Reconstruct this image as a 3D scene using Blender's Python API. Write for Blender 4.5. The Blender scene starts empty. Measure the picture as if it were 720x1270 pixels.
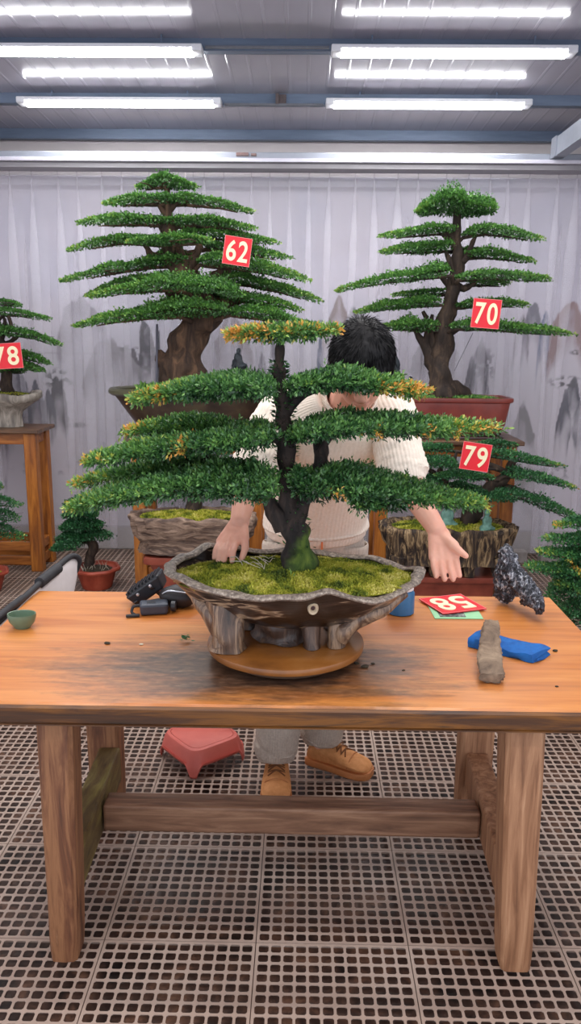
import bpy, math, random
import numpy as np
from mathutils import Vector, Matrix, noise as mnoise
from math import sin, cos, pi, radians, sqrt, atan2

random.seed(7); rng = np.random.default_rng(7)
C = bpy.context.scene.collection
# ------------------------------------------------------------------ camera
CAMH, YAW, PITCH, ROLL, FPX = 1.565, radians(.75), radians(12.4), radians(.5), 1000.0
_F = np.array([-sin(YAW)*cos(PITCH), cos(YAW)*cos(PITCH), -sin(PITCH)])
_R0 = np.array([cos(YAW), sin(YAW), 0.0]); _U0 = np.cross(_R0, _F)
_R = cos(ROLL)*_R0 + sin(ROLL)*_U0; _U = cos(ROLL)*_U0 - sin(ROLL)*_R0
CAM0 = np.array([0, 0, CAMH])
def _ray(px, py): return _R*(px-360)/FPX - _U*(py-635)/FPX + _F
def P(px, py, Y):            # the point of the room seen at that spot, at distance Y into the room
    d = _ray(px, py); q = CAM0 + d*Y/d[1]; return Vector(q)
def PZ(px, py, z):           # same, on the horizontal plane at height z
    d = _ray(px, py); q = CAM0 + d*(z-CAMH)/d[2]; return Vector(q)

cd = bpy.data.cameras.new('camera'); cam = bpy.data.objects.new('camera', cd); C.objects.link(cam)
cd.sensor_fit = 'VERTICAL'; cd.sensor_height = 36.0; cd.lens = 36.0*FPX/1270.0; cd.clip_start = .05; cd.clip_end = 60
cam.matrix_world = Matrix(((_R[0], _U[0], -_F[0], 0), (_R[1], _U[1], -_F[1], 0), (_R[2], _U[2], -_F[2], CAMH), (0, 0, 0, 1)))
bpy.context.scene.camera = cam

# ------------------------------------------------------------------ noise (numpy)
def _hash(ix, iy, iz, seed):
    n = (ix*374761393 + iy*668265263 + iz*2147483647 + seed*1274126177) & 0xffffffff
    n = ((n ^ (n >> 13))*1274126177) & 0xffffffff
    n = n ^ (n >> 16)
    return (n & 0xffff)/65535.0
def vn(p, s=1.0, seed=0):
    p = np.asarray(p, float)*s; i = np.floor(p).astype(np.int64); f = p-i; f = f*f*(3-2*f); r = 0
    for a in (0, 1):
        for b in (0, 1):
            for c in (0, 1):
                w = (f[..., 0] if a else 1-f[..., 0])*(f[..., 1] if b else 1-f[..., 1])*(f[..., 2] if c else 1-f[..., 2])
                r = r + w*_hash(i[..., 0]+a, i[..., 1]+b, i[..., 2]+c, seed)
    return r
def fbm(p, s=1.0, seed=0, o=4):
    r = 0; a = .5; t = 0
    for k in range(o):
        r = r + a*vn(p, s*2**k, seed+k*17); t += a; a *= .5
    return r/t

# ------------------------------------------------------------------ materials
MATS = {}
def lin(r, g, b):
    f = lambda c: ((c/255+.055)/1.055)**2.4 if c > 10 else c/255/12.92
    return (f(r), f(g), f(b))
def newmat(name):
    m = bpy.data.materials.new(name); m.use_nodes = True; nt = m.node_tree
    b = nt.nodes['Principled BSDF']; MATS[name] = m
    return m, nt, b
def N(nt, t, **kw):
    n = nt.nodes.new(t)
    for k, v in kw.items(): setattr(n, k, v)
    return n
def ramp(nt, fac, stops):
    r = N(nt, 'ShaderNodeValToRGB'); e = r.color_ramp.elements
    while len(e) < len(stops): e.new(.5)
    for k, (p, c) in enumerate(stops):
        e[k].position = p; e[k].color = (*c, 1)
    nt.links.new(fac, r.inputs['Fac']); return r.outputs['Color']
def noisefac(nt, scale, stretch=(1, 1, 1), detail=5, dist=0.0, rough=.6, rot=(0, 0, 0)):
    tc = N(nt, 'ShaderNodeTexCoord'); mp = N(nt, 'ShaderNodeMapping'); mp.inputs['Scale'].default_value = stretch
    mp.inputs['Rotation'].default_value = rot
    nt.links.new(tc.outputs['Object'], mp.inputs['Vector'])
    n = N(nt, 'ShaderNodeTexNoise'); n.inputs['Scale'].default_value = scale; n.inputs['Detail'].default_value = detail
    n.inputs['Distortion'].default_value = dist; n.inputs['Roughness'].default_value = rough
    nt.links.new(mp.outputs['Vector'], n.inputs['Vector']); return n.outputs['Fac']
def bump(nt, b, h, s=.3, d=.01):
    bn = N(nt, 'ShaderNodeBump'); bn.inputs['Strength'].default_value = s; bn.inputs['Distance'].default_value = d
    nt.links.new(h, bn.inputs['Height']); nt.links.new(bn.outputs['Normal'], b.inputs['Normal'])
def pm(name, stops, scale=8, stretch=(1, 1, 1), detail=6, dist=0., rough=.5, bs=0., bd=.01, metal=0., coat=0., croug=.1, rot=(0, 0, 0), spec=.5):
    m, nt, b = newmat(name)
    f = noisefac(nt, scale, stretch, detail, dist, .62, rot)
    nt.links.new(ramp(nt, f, stops), b.inputs['Base Color'])
    b.inputs['Roughness'].default_value = rough; b.inputs['Metallic'].default_value = metal
    b.inputs['Coat Weight'].default_value = coat; b.inputs['Coat Roughness'].default_value = croug
    b.inputs['Specular IOR Level'].default_value = spec
    if bs: bump(nt, b, f, bs, bd)
    return m
def flat(name, c, rough=.5, metal=0., coat=0., var=.12, scale=30, bs=.0, spec=.5):
    c = tuple(c); d = tuple(x*(1-var) for x in c); e = tuple(min(1, x*(1+var)) for x in c)
    return pm(name, [(.3, d), (.7, e)], scale=scale, rough=rough, metal=metal, coat=coat, bs=bs, bd=.003, spec=spec)

W1 = lambda *s: [(p, lin(*c)) for p, c in s]
m_leg = pm('weathered_wood', W1((.24, (58, 34, 22)), (.40, (108, 66, 42)), (.54, (146, 100, 66)), (.66, (120, 78, 50)), (.80, (196, 152, 112))), 9, (4.5, 4.5, .35), 10, .8, .62, .35, .006)
m_leg2 = pm('pale_weathered_wood', W1((.24, (88, 56, 38)), (.42, (140, 96, 66)), (.58, (172, 126, 92)), (.80, (206, 164, 128))), 9, (4.5, 4.5, .35), 10, .8, .62, .35, .006)
m_rail = pm('weathered_wood_rail', W1((.25, (72, 48, 34)), (.5, (132, 94, 70)), (.75, (178, 138, 108))), 7, (.5, 5, 5), 9, .5, .6, .35, .006)
m_railmoss = pm('mossy_wood_rail', W1((.25, (58, 40, 26)), (.48, (104, 84, 46)), (.7, (140, 128, 66))), 9, (4, .8, 3), 8, .5, .65, .3, .006)
m_stand = pm('stained_stand_wood', W1((.22, (80, 40, 10)), (.45, (154, 88, 28)), (.6, (190, 118, 44)), (.8, (212, 146, 68))), 8, (4, 4, .4), 9, .5, .45, .25, .004)
m_standx = pm('stained_stand_rail', W1((.22, (80, 40, 10)), (.45, (144, 82, 28)), (.6, (178, 108, 42)), (.8, (202, 136, 62))), 8, (.4, 4, 4), 9, .5, .45, .25, .004)
m_slab = pm('dark_stand_slab', W1((.25, (46, 30, 22)), (.5, (94, 66, 46)), (.75, (132, 96, 66))), 8, (.4, 4, 4), 9, .4, .4, .2, .004)
# lacquered table top: grain along X, a damp dirty patch around the turntable
m_top, nt, b = newmat('lacquered_table_wood')
f1 = noisefac(nt, 5, (.35, 5, 5), 9, .8); f2 = noisefac(nt, 1.6, (.6, 2.4, 1), 4, .3); f3 = noisefac(nt, 9, (.12, 8, 8), 3, .2)
c1 = ramp(nt, f1, W1((.22, (120, 58, 16)), (.40, (184, 104, 36)), (.58, (210, 134, 60)), (.8, (222, 154, 86))))
c2 = ramp(nt, f2, W1((.3, (178, 98, 34)), (.7, (220, 152, 90))))
mx = N(nt, 'ShaderNodeMix', data_type='RGBA', blend_type='MIX'); mx.inputs[0].default_value = .4
nt.links.new(c1, mx.inputs[6]); nt.links.new(c2, mx.inputs[7])
st = ramp(nt, f3, [(.62, (0, 0, 0)), (.74, (1, 1, 1))])
mxs = N(nt, 'ShaderNodeMix', data_type='RGBA', blend_type='MIX'); nt.links.new(mx.outputs[2], mxs.inputs[6]); mxs.inputs[7].default_value = (*lin(128, 62, 28), 1)
sm = N(nt, 'ShaderNodeMath', operation='MULTIPLY'); sm.inputs[1].default_value = .55; nt.links.new(st, sm.inputs[0]); nt.links.new(sm.outputs[0], mxs.inputs[0])
tc = N(nt, 'ShaderNodeTexCoord'); sx = N(nt, 'ShaderNodeSeparateXYZ'); nt.links.new(tc.outputs['Object'], sx.inputs[0])
def mth(op, a_, b_):
    n = N(nt, 'ShaderNodeMath', operation=op)
    for k, q in enumerate((a_, b_)):
        if hasattr(q, 'links'): nt.links.new(q, n.inputs[k])
        else: n.inputs[k].default_value = q
    return n.outputs[0]
ex_ = mth('MULTIPLY', mth('ADD', sx.outputs['X'], .09), 2.3); ey_ = mth('MULTIPLY', mth('ADD', sx.outputs['Y'], .20), 5.2)
rr_ = mth('SQRT', mth('ADD', mth('MULTIPLY', ex_, ex_), mth('MULTIPLY', ey_, ey_)), 0.0)
f4 = noisefac(nt, 5, (1.0, 5, 1), 8, .5); f5 = noisefac(nt, 26, (1, 2.5, 1), 6, .3)
dd_ = mth('ADD', rr_, mth('ADD', mth('MULTIPLY', f4, 1.5), mth('MULTIPLY', f5, .5)))
wet_r = ramp(nt, mth('MULTIPLY', dd_, .35), [(.52, (.95, .95, .95)), (.66, (.66, .66, .66)), (.82, (0, 0, 0))])
wetc = ramp(nt, f5, W1((.35, (40, 30, 25)), (.52, (74, 56, 45)), (.66, (104, 82, 66)), (.74, (160, 140, 122))))
mw = N(nt, 'ShaderNodeMix', data_type='RGBA', blend_type='MIX'); nt.links.new(wet_r, mw.inputs[0]); nt.links.new(mxs.outputs[2], mw.inputs[6]); nt.links.new(wetc, mw.inputs[7])
nt.links.new(mw.outputs[2], b.inputs['Base Color'])
b.inputs['Roughness'].default_value = .4; b.inputs['Coat Weight'].default_value = .35; b.inputs['Coat Roughness'].default_value = .22
bump(nt, b, f1, .12, .003)

m_edge = pm('table_edge_wood', W1((.25, (26, 13, 3)), (.42, (72, 38, 5)), (.58, (118, 70, 10)), (.68, (62, 36, 6)), (.82, (78, 68, 18))), 6, (.5, 6, 6), 9, .7, .42, .25, .004, coat=.08)
m_grate = pm('grating_plastic', W1((.3, (150, 128, 114)), (.5, (166, 144, 130)), (.7, (180, 160, 146))), 2, (1, 1, 1), 9, .2, .5, .1, .003)
m_ground = pm('dark_wet_ground', W1((.32, (26, 20, 19)), (.5, (74, 53, 44)), (.68, (128, 92, 72))), 11, (1, 1, 1), 8, .4, .45, .3, .01)
m_ceil, nt, b = newmat('glossy_ceiling_panel')
f = noisefac(nt, 2, (1, .3, 1), 4); nt.links.new(ramp(nt, f, W1((.3, (158, 154, 166)), (.7, (172, 168, 180)))), b.inputs['Base Color'])
b.inputs['Roughness'].default_value = .16; b.inputs['Metallic'].default_value = .0; b.inputs['Specular IOR Level'].default_value = .55
m_purlin = pm('galvanised_purlin', W1((.3, (92, 106, 128)), (.7, (116, 130, 152))), 5, (.4, 3, 3), 6, 0, .42, .05, .002, metal=.2)
m_wall = flat('cream_wall', lin(206, 198, 198), .8, var=.05, scale=3)
m_rail_w = flat('white_rail', lin(214, 210, 222), .35, var=.05, scale=8, metal=.2)
m_rail_g = flat('grey_rail', lin(150, 146, 150), .45, var=.06, scale=8, metal=.2)
m_beam = flat('steel_beam', lin(150, 154, 164), .4, var=.1, scale=8, metal=.4)
m_emit, nt, b = newmat('tube_diffuser'); f = noisefac(nt, 4)
b.inputs['Base Color'].default_value = (.9, .9, .9, 1); b.inputs['Emission Color'].default_value = (.97, .97, 1, 1); b.inputs['Emission Strength'].default_value = 34
nt.links.new(ramp(nt, f, [(0, (.96, .97, 1)), (1, (1, 1, 1))]), b.inputs['Emission Color'])
m_fix = flat('lamp_housing', lin(222, 222, 228), .4, var=.03)
# sheer curtain
m_curt = bpy.data.materials.new('sheer_curtain'); m_curt.use_nodes = True; nt = m_curt.node_tree; nt.nodes.clear()
out = N(nt, 'ShaderNodeOutputMaterial'); tr = N(nt, 'ShaderNodeBsdfTransparent'); df = N(nt, 'ShaderNodeBsdfDiffuse'); tl = N(nt, 'ShaderNodeBsdfTranslucent')
fw = noisefac(nt, 60, (1, 1, .2), 3); cc = ramp(nt, fw, W1((.2, (243, 240, 248)), (.8, (248, 245, 252))))
nt.links.new(cc, df.inputs['Color']); nt.links.new(cc, tl.inputs['Color'])
m1 = N(nt, 'ShaderNodeMixShader'); m1.inputs[0].default_value = .35; nt.links.new(df.outputs[0], m1.inputs[1]); nt.links.new(tl.outputs[0], m1.inputs[2])
m2 = N(nt, 'ShaderNodeMixShader'); m2.inputs[0].default_value = .2; nt.links.new(tr.outputs[0], m2.inputs[1]); nt.links.new(m1.outputs[0], m2.inputs[2])
nt.links.new(m2.outputs[0], out.inputs['Surface'])
# printed backdrop: colours come from the print itself
m_print, nt, b = newmat('ink_wash_print'); at = N(nt, 'ShaderNodeAttribute'); at.attribute_name = 'print'
fn = noisefac(nt, 5, (1, 1, 1), 6); rr = ramp(nt, fn, [(.3, (.92, .92, .92)), (.7, (1, 1, 1))])
mu = N(nt, 'ShaderNodeMix', data_type='RGBA', blend_type='MULTIPLY'); mu.inputs[0].default_value = .3
nt.links.new(at.outputs['Color'], mu.inputs[6]); nt.links.new(rr, mu.inputs[7]); nt.links.new(mu.outputs[2], b.inputs['Base Color']); b.inputs['Roughness'].default_value = .7
def leafmat(name, stops, rough=.42, trans=.12):
    m = bpy.data.materials.new(name); m.use_nodes = True; nt = m.node_tree; b = nt.nodes['Principled BSDF']; out = nt.nodes['Material Output']
    a = N(nt, 'ShaderNodeAttribute'); a.attribute_name = 'tint'
    c = ramp(nt, a.outputs['Fac'], stops); nt.links.new(c, b.inputs['Base Color']); b.inputs['Roughness'].default_value = rough
    b.inputs['Specular IOR Level'].default_value = .5
    t = N(nt, 'ShaderNodeBsdfTranslucent'); nt.links.new(c, t.inputs['Color'])
    mix = N(nt, 'ShaderNodeMixShader'); mix.inputs[0].default_value = trans
    nt.links.new(b.outputs[0], mix.inputs[1]); nt.links.new(t.outputs[0], mix.inputs[2]); nt.links.new(mix.outputs[0], out.inputs['Surface']); return m
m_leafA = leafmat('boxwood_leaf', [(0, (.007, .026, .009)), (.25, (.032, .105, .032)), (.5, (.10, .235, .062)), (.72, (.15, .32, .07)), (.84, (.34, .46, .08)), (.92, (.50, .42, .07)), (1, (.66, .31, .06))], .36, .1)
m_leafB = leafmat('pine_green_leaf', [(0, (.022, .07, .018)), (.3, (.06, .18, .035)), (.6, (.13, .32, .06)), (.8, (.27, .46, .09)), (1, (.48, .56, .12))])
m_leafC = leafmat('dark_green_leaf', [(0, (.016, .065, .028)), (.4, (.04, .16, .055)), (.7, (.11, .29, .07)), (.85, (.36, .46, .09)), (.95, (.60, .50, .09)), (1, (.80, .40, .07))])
m_moss = leafmat('moss', [(0, (.05, .085, .012)), (.3, (.20, .25, .02)), (.55, (.42, .43, .04)), (.8, (.58, .54, .08)), (1, (.72, .66, .2))], .8, .15)
m_mossbase = pm('moss_bed', W1((.3, (96, 96, 26)), (.5, (146, 146, 42)), (.7, (180, 176, 66))), 30, detail=8, rough=.9, bs=.6, bd=.01)
m_bark = pm('dark_bark', W1((.3, (24, 18, 16)), (.5, (54, 42, 34)), (.72, (92, 74, 58))), 22, (1, 1, .35), 9, .6, .85, .7, .01)
m_barkmoss, nt, b = newmat('mossy_dark_bark')
f = noisefac(nt, 26, (1, 1, .4), 9, .6); g = noisefac(nt, 9, (1, 1, 1), 5)
tc = N(nt, 'ShaderNodeTexCoord'); sx = N(nt, 'ShaderNodeSeparateXYZ'); nt.links.new(tc.outputs['Object'], sx.inputs[0])
ma = N(nt, 'ShaderNodeMath', operation='MULTIPLY_ADD'); nt.links.new(sx.outputs['Z'], ma.inputs[0]); ma.inputs[1].default_value = -3.2; ma.inputs[2].default_value = 1.15
mc_ = N(nt, 'ShaderNodeMath', operation='MULTIPLY_ADD'); nt.links.new(sx.outputs['X'], mc_.inputs[0]); mc_.inputs[1].default_value = 6.; nt.links.new(ma.outputs[0], mc_.inputs[2])
mb_ = N(nt, 'ShaderNodeMath', operation='ADD'); nt.links.new(mc_.outputs[0], mb_.inputs[0]); nt.links.new(g, mb_.inputs[1])
mk = ramp(nt, mb_.outputs[0], [(.85, (0, 0, 0)), (1.0, (1, 1, 1))])
ca = ramp(nt, f, W1((.3, (12, 9, 9)), (.5, (34, 26, 23)), (.72, (72, 56, 48))))
cb = ramp(nt, f, W1((.3, (22, 36, 10)), (.5, (58, 80, 22)), (.72, (112, 128, 44))))
mx = N(nt, 'ShaderNodeMix', data_type='RGBA'); nt.links.new(mk, mx.inputs[0]); nt.links.new(ca, mx.inputs[6]); nt.links.new(cb, mx.inputs[7])
nt.links.new(mx.outputs[2], b.inputs['Base Color']); b.inputs['Roughness'].default_value = .85; bump(nt, b, f, .7, .01)
m_bark62 = pm('brown_bark', W1((.3, (36, 26, 22)), (.5, (78, 58, 44)), (.72, (124, 94, 70))), 14, (1.4, 1.4, .3), 9, .8, .85, .8, .015)
m_logpot = pm('carved_log_ceramic', W1((.30, (12, 9, 8)), (.46, (36, 25, 20)), (.52, (56, 40, 32)), (.555, (170, 142, 114)), (.59, (70, 50, 40)), (.64, (24, 17, 14)), (.72, (40, 28, 23)), (.78, (160, 132, 106)), (.84, (60, 44, 36))), 3.2, (.9, 1.3, 3.0), 4, 2.6, .3, .4, .008, coat=.4, croug=.18, rot=(0, .5, 0))
m_logfoot = pm('carved_log_foot', W1((.28, (34, 24, 19)), (.45, (92, 68, 52)), (.56, (150, 122, 96)), (.64, (78, 57, 44)), (.8, (172, 146, 118))), 16, (1.6, 1.6, .22), 8, 1.2, .4, .6, .008, coat=.25, croug=.2)
m_logfootd = pm('carved_log_dark_foot', W1((.28, (30, 21, 18)), (.5, (70, 50, 40)), (.66, (110, 84, 66)), (.8, (140, 112, 90))), 16, (1.6, 1.6, .22), 8, 1.2, .4, .6, .008, coat=.25, croug=.2)
m_rim = pm('pebbly_rim', W1((.3, (84, 74, 66)), (.46, (120, 107, 97)), (.58, (152, 138, 124)), (.72, (196, 182, 166))), 110, detail=4, rough=.55, bs=.4, bd=.006)
m_knot = flat('pale_knot', lin(186, 166, 138), .5, var=.2, scale=60)
m_turn = pm('turntable_brown', W1((.3, (96, 56, 24)), (.55, (136, 84, 36)), (.75, (152, 102, 54))), 5, rough=.3, coat=.3, detail=5)
m_turnb = flat('turntable_base', lin(88, 62, 44), .4)
m_greypot = pm('grey_stone_pot', W1((.3, (90, 84, 80)), (.5, (140, 132, 122)), (.72, (190, 180, 168))), 9, (2.2, 2.2, .5), 8, 1.4, .6, .5, .01)
m_pot62 = pm('dark_glazed_pot', W1((.3, (40, 30, 26)), (.55, (66, 52, 42)), (.75, (86, 76, 54))), 6, (1, 1, 1.5), 7, .5, .4, .1, .004, coat=.2)
m_pot62rim = pm('olive_glazed_rim', W1((.3, (64, 64, 46)), (.7, (98, 96, 72))), 9, rough=.4)
m_pot70 = pm('oxblood_glazed_pot', W1((.3, (96, 34, 28)), (.55, (124, 48, 38)), (.75, (140, 60, 46))), 5, rough=.38, coat=.25)
m_dkwood = flat('dark_carved_wood', lin(62, 40, 40), .4, var=.25, scale=20)
m_barkpot = pm('bark_textured_pot', W1((.32, (18, 13, 11)), (.45, (52, 39, 30)), (.53, (112, 90, 64)), (.58, (172, 146, 108)), (.64, (60, 46, 35)), (.8, (140, 116, 86))), 11, (3, 3, .5), 8, .9, .7, .9, .02)
m_stonepot = pm('layered_stone_pot', W1((.3, (44, 32, 28)), (.46, (96, 76, 64)), (.56, (140, 116, 98)), (.7, (170, 146, 126))), 7, (.7, .7, 3.5), 9, 1.6, .6, .8, .015)
m_redclay = pm('red_clay_pot', W1((.3, (128, 48, 32)), (.55, (168, 72, 50)), (.75, (186, 92, 66))), 7, rough=.5, detail=5)
m_plinth = pm('maroon_glazed_plinth', W1((.3, (112, 48, 38)), (.6, (148, 72, 54)), (.8, (164, 86, 66))), 6, rough=.3, coat=.3)
m_soil = pm('dark_soil', W1((.3, (30, 24, 18)), (.6, (66, 56, 40)), (.8, (98, 90, 60))), 60, rough=.9, bs=.6, bd=.008)
m_skin = pm('skin', W1((.3, (222, 158, 136)), (.7, (236, 180, 156))), 14, detail=4, rough=.5)
m_skin.node_tree.nodes['Principled BSDF'].inputs['Subsurface Weight'].default_value = .12
m_skin.node_tree.nodes['Principled BSDF'].inputs['Subsurface Radius'].default_value = (.02, .008, .004)
m_hair = pm('black_hair', W1((.3, (7, 6, 8)), (.7, (16, 15, 18))), 60, (1, 1, .3), 5, rough=.6, spec=.25)
m_knit = pm('cream_ribbed_knit', W1((.3, (226, 212, 196)), (.7, (240, 228, 214))), 120, rough=.9, bs=.25, bd=.002, spec=.2)
m_cord = pm('grey_corduroy', W1((.3, (176, 162, 150)), (.7, (200, 186, 172))), 120, rough=.9, bs=.25, bd=.002, spec=.2)
m_shoe = pm('tan_suede', W1((.3, (196, 130, 74)), (.7, (216, 152, 96))), 60, rough=.75, bs=.15, bd=.002)
m_sole = flat('tan_rubber_sole', lin(186, 118, 68), .6)
m_lace = flat('brown_lace', lin(120, 74, 40), .8)
m_black = flat('black_plastic', lin(34, 36, 42), .4, var=.2)
m_black2 = flat('black_padding', lin(40, 40, 44), .7, var=.2)
m_bagm = flat('black_nylon', lin(38, 34, 36), .5, var=.3, scale=40, bs=.4)
m_metal = flat('bright_metal', lin(190, 190, 196), .3, metal=.8)
m_white = flat('white_fabric', lin(232, 226, 226), .8, var=.04)
m_cup = flat('grey_green_glaze', lin(100, 122, 100), .35, var=.08)
m_blue = pm('blue_cloth', W1((.3, (8, 78, 150)), (.7, (20, 104, 182))), 40, rough=.85, bs=.3, bd=.003)
m_jar = flat('blue_jar', lin(52, 112, 160), .35, var=.1)
m_stick = pm('grey_brown_bark', W1((.3, (70, 56, 46)), (.5, (122, 102, 84)), (.72, (160, 138, 114))), 16, (1, 1, 1), 9, .8, .85, .7, .01)
m_rock = pm('black_speckled_rock', W1((.3, (14, 15, 19)), (.47, (40, 42, 50)), (.56, (108, 110, 120)), (.64, (206, 208, 214))), 60, (1.5, 1.5, .6), 8, .8, .5, .8, .01)
m_rockd = pm('dark_miniature_rock', W1((.3, (20, 24, 30)), (.6, (54, 62, 68)), (.8, (100, 108, 112))), 40, (1, 1, .6), 8, .6, .6, .7, .01)
m_red = flat('red_card', lin(226, 22, 40), .35, var=.05, scale=6)
m_cream = flat('cream_numeral', lin(250, 236, 196), .5, var=.05, scale=10)
m_mint = flat('mint_card', lin(150, 210, 160), .5, var=.05)
m_dkprint = pm('dark_printed_patch', W1((.35, (40, 40, 40)), (.5, (84, 88, 84)), (.65, (150, 160, 150))), 90, rough=.5)
m_pink = pm('faded_red_plastic', W1((.3, (190, 88, 78)), (.7, (212, 108, 94))), 5, rough=.5)
m_pinkd = flat('dark_red_plastic', lin(168, 66, 60), .5)
m_orange = flat('orange_seat', lin(226, 128, 78), .5)
m_buddha = flat('verdigris_glaze', lin(98, 138, 124), .5, var=.25, scale=40)
m_conc = pm('grey_concrete', W1((.3, (126, 120, 116)), (.7, (166, 160, 156))), 12, rough=.9, bs=.2)
m_twig = flat('pale_twig', lin(196, 188, 168), .8)
m_orleaf = flat('lime_leaf', lin(176, 196, 60), .6)
m_eye = flat('eye_white', lin(235, 230, 226), .3, var=.02)

# ------------------------------------------------------------------ mesh builder
class MB:
    def __init__(s): s.v = []; s.f = []
    def add(s, vs, fs):
        o = len(s.v); s.v += [tuple(v) for v in vs]; s.f += [tuple(i+o for i in f) for f in fs]; return s
    def box(s, x0, x1, y0, y1, z0, z1, M=None, taper=1.0):
        cx, cy = (x0+x1)/2, (y0+y1)/2; vs = []
        for z, t in ((z0, taper), (z1, 1.0)):
            for x, y in ((x0, y0), (x1, y0), (x1, y1), (x0, y1)):
                vs.append(Vector((cx+(x-cx)*t, cy+(y-cy)*t, z)))
        if M is not None: vs = [M @ v for v in vs]
        return s.add(vs, [(3, 2, 1, 0), (4, 5, 6, 7), (0, 1, 5, 4), (1, 2, 6, 5), (2, 3, 7, 6), (3, 0, 4, 7)])
    def bar(s, a, b, w, h, up=(0, 0, 1), w2=None, h2=None):
        a, b = Vector(a), Vector(b); t = (b-a).normalized(); u = Vector(up); x = t.cross(u).normalized(); u = x.cross(t)
        w2 = w if w2 is None else w2; h2 = h if h2 is None else h2; vs = []
        for p, ww, hh in ((a, w, h), (b, w2, h2)):
            for i, j in ((-1, -1), (1, -1), (1, 1), (-1, 1)): vs.append(p + x*i*ww/2 + u*j*hh/2)
        return s.add(vs, [(0, 1, 2, 3), (7, 6, 5, 4), (0, 4, 5, 1), (1, 5, 6, 2), (2, 6, 7, 3), (3, 7, 4, 0)])
    def tube(s, pts, rad, seg=10, amp=0., fs=20., seed=0, flat_=1.0, up=None, lump=0.):
        pts = [Vector(p) for p in pts]; n = len(pts)
        if not hasattr(rad, '__len__'): rad = [rad]*n
        prev = Vector(up) if up is not None else Vector((0.31, -1, .2)); vs = []
        for i, p in enumerate(pts):
            t = (pts[min(i+1, n-1)]-pts[max(i-1, 0)]).normalized()
            x = prev - t*prev.dot(t)
            x = x.normalized() if x.length > 1e-5 else t.orthogonal().normalized()
            y = t.cross(x); prev = x
            for k in range(seg):
                a = 2*pi*k/seg; d = x*cos(a)*flat_+y*sin(a); r = rad[i]
                if amp:
                    q = p + d*r
                    r *= 1 + amp*mnoise.noise(q*fs+Vector((seed*3.7, 0, 0)))*2
                if lump: r *= 1 + lump*sin(3*a+seed+i*.7)
                vs.append(p+d*r)
        fs_ = [(i*seg+k, i*seg+(k+1) % seg, (i+1)*seg+(k+1) % seg, (i+1)*seg+k) for i in range(n-1) for k in range(seg)]
        o = len(vs); vs += [pts[0], pts[-1]]
        fs_ += [(o, (k+1) % seg, k) for k in range(seg)] + [(o+1, (n-1)*seg+k, (n-1)*seg+(k+1) % seg) for k in range(seg)]
        return s.add(vs, fs_)
    def cap(s, a, b, ra, rb, seg=14):          # tapered capsule
        a, b = Vector(a), Vector(b); t = (b-a).normalized(); pts = []; rr = []
        for k in range(5):
            w = pi/2*(1-k/5.0); pts.append(a-t*ra*sin(w)); rr.append(max(ra*cos(w), 1e-4))
        pts += [a, b]; rr += [ra, rb]
        for k in range(1, 6):
            w = pi/2*k/5.0; pts.append(b+t*rb*sin(w)); rr.append(max(rb*cos(w), 1e-4))
        return s.tube(pts, rr, seg)
    def ell(s, c, rx, ry, rz, M=None, nu=20, nv=12):
        vs = []; c = Vector(c)
        for j in range(nv+1):
            th = pi*j/nv
            for i in range(nu):
                a = 2*pi*i/nu; v = Vector((rx*sin(th)*cos(a), ry*sin(th)*sin(a), rz*cos(th)))
                vs.append(c + (M @ v if M is not None else v))
        fs = [(j*nu+i, (j+1)*nu+i, (j+1)*nu+(i+1) % nu, j*nu+(i+1) % nu) for j in range(nv) for i in range(nu)]
        return s.add(vs, fs)
    def lathe(s, prof, c=(0, 0, 0), seg=40, sx=1., sy=1., fn=None, M=None, p=2.0, close=False):
        c = Vector(c); vs = []
        for j, (r, z) in enumerate(prof):
            for k in range(seg):
                a = 2*pi*k/seg; q = r
                ca, sa = cos(a), sin(a)
                if p != 2.0:
                    n_ = (abs(ca)**p+abs(sa)**p)**(1/p); ca, sa = ca/n_, sa/n_
                v = Vector((q*ca*sx, q*sa*sy, z))
                if fn: v = fn(v, a, j)
                if M is not None: v = M @ v
                vs.append(c+v)
        n = len(prof)
        fs = [(j*seg+k, j*seg+(k+1) % seg, (j+1)*seg+(k+1) % seg, (j+1)*seg+k) for j in range(n-1) for k in range(seg)]
        if close: fs += [((n-1)*seg+k, (n-1)*seg+(k+1) % seg, (k+1) % seg, k) for k in range(seg)]
        else: fs += [tuple(range(seg-1, -1, -1)), tuple((n-1)*seg+k for k in range(seg))]
        return s.add(vs, fs)
    def grid(s, V, nu, nv, wrap=False):
        fs = [(i*nv+j, i*nv+(j+1) % nv, (i+1)*nv+(j+1) % nv, (i+1)*nv+j) for i in range(nu-1) for j in range(nv if wrap else nv-1)]
        return s.add(V, fs)
    def build(s, name, mat, parent=None, smooth=True, bevel=0., mods=(), ang=40):
        off = Vector((0, 0, 0)); q = parent
        while q is not None: off = off + q.location; q = q.parent
        me = bpy.data.meshes.new(name); me.from_pydata([(v[0]-off.x, v[1]-off.y, v[2]-off.z) for v in s.v], [], s.f); me.update()
        return link(name, me, mat, parent, smooth, bevel, mods, ang)
def link(name, me, mat, parent=None, smooth=True, bevel=0., mods=(), ang=40):
    me.materials.append(mat); o = bpy.data.objects.new(name, me); C.objects.link(o)
    if smooth:
        me.polygons.foreach_set('use_smooth', [True]*len(me.polygons))
        if ang and not mods:
            try: me.set_sharp_from_angle(angle=radians(ang))
            except Exception: pass
    if parent is not None: o.parent = parent
    if bevel:
        m = o.modifiers.new('bevel', 'BEVEL'); m.width = bevel; m.segments = 2; m.limit_method = 'ANGLE'
    return o
def thing(name, label, cat, loc, group=None):
    o = bpy.data.objects.new(name, None); C.objects.link(o); o.location = Vector(loc); o.empty_display_size = .05
    tag(o, label, cat, group); return o
def tag(o, label, cat, group=None):
    o['label'] = label; o['category'] = cat
    if group: o['group'] = group
    return o
def struct(o): o['kind'] = 'structure'; return o
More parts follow.
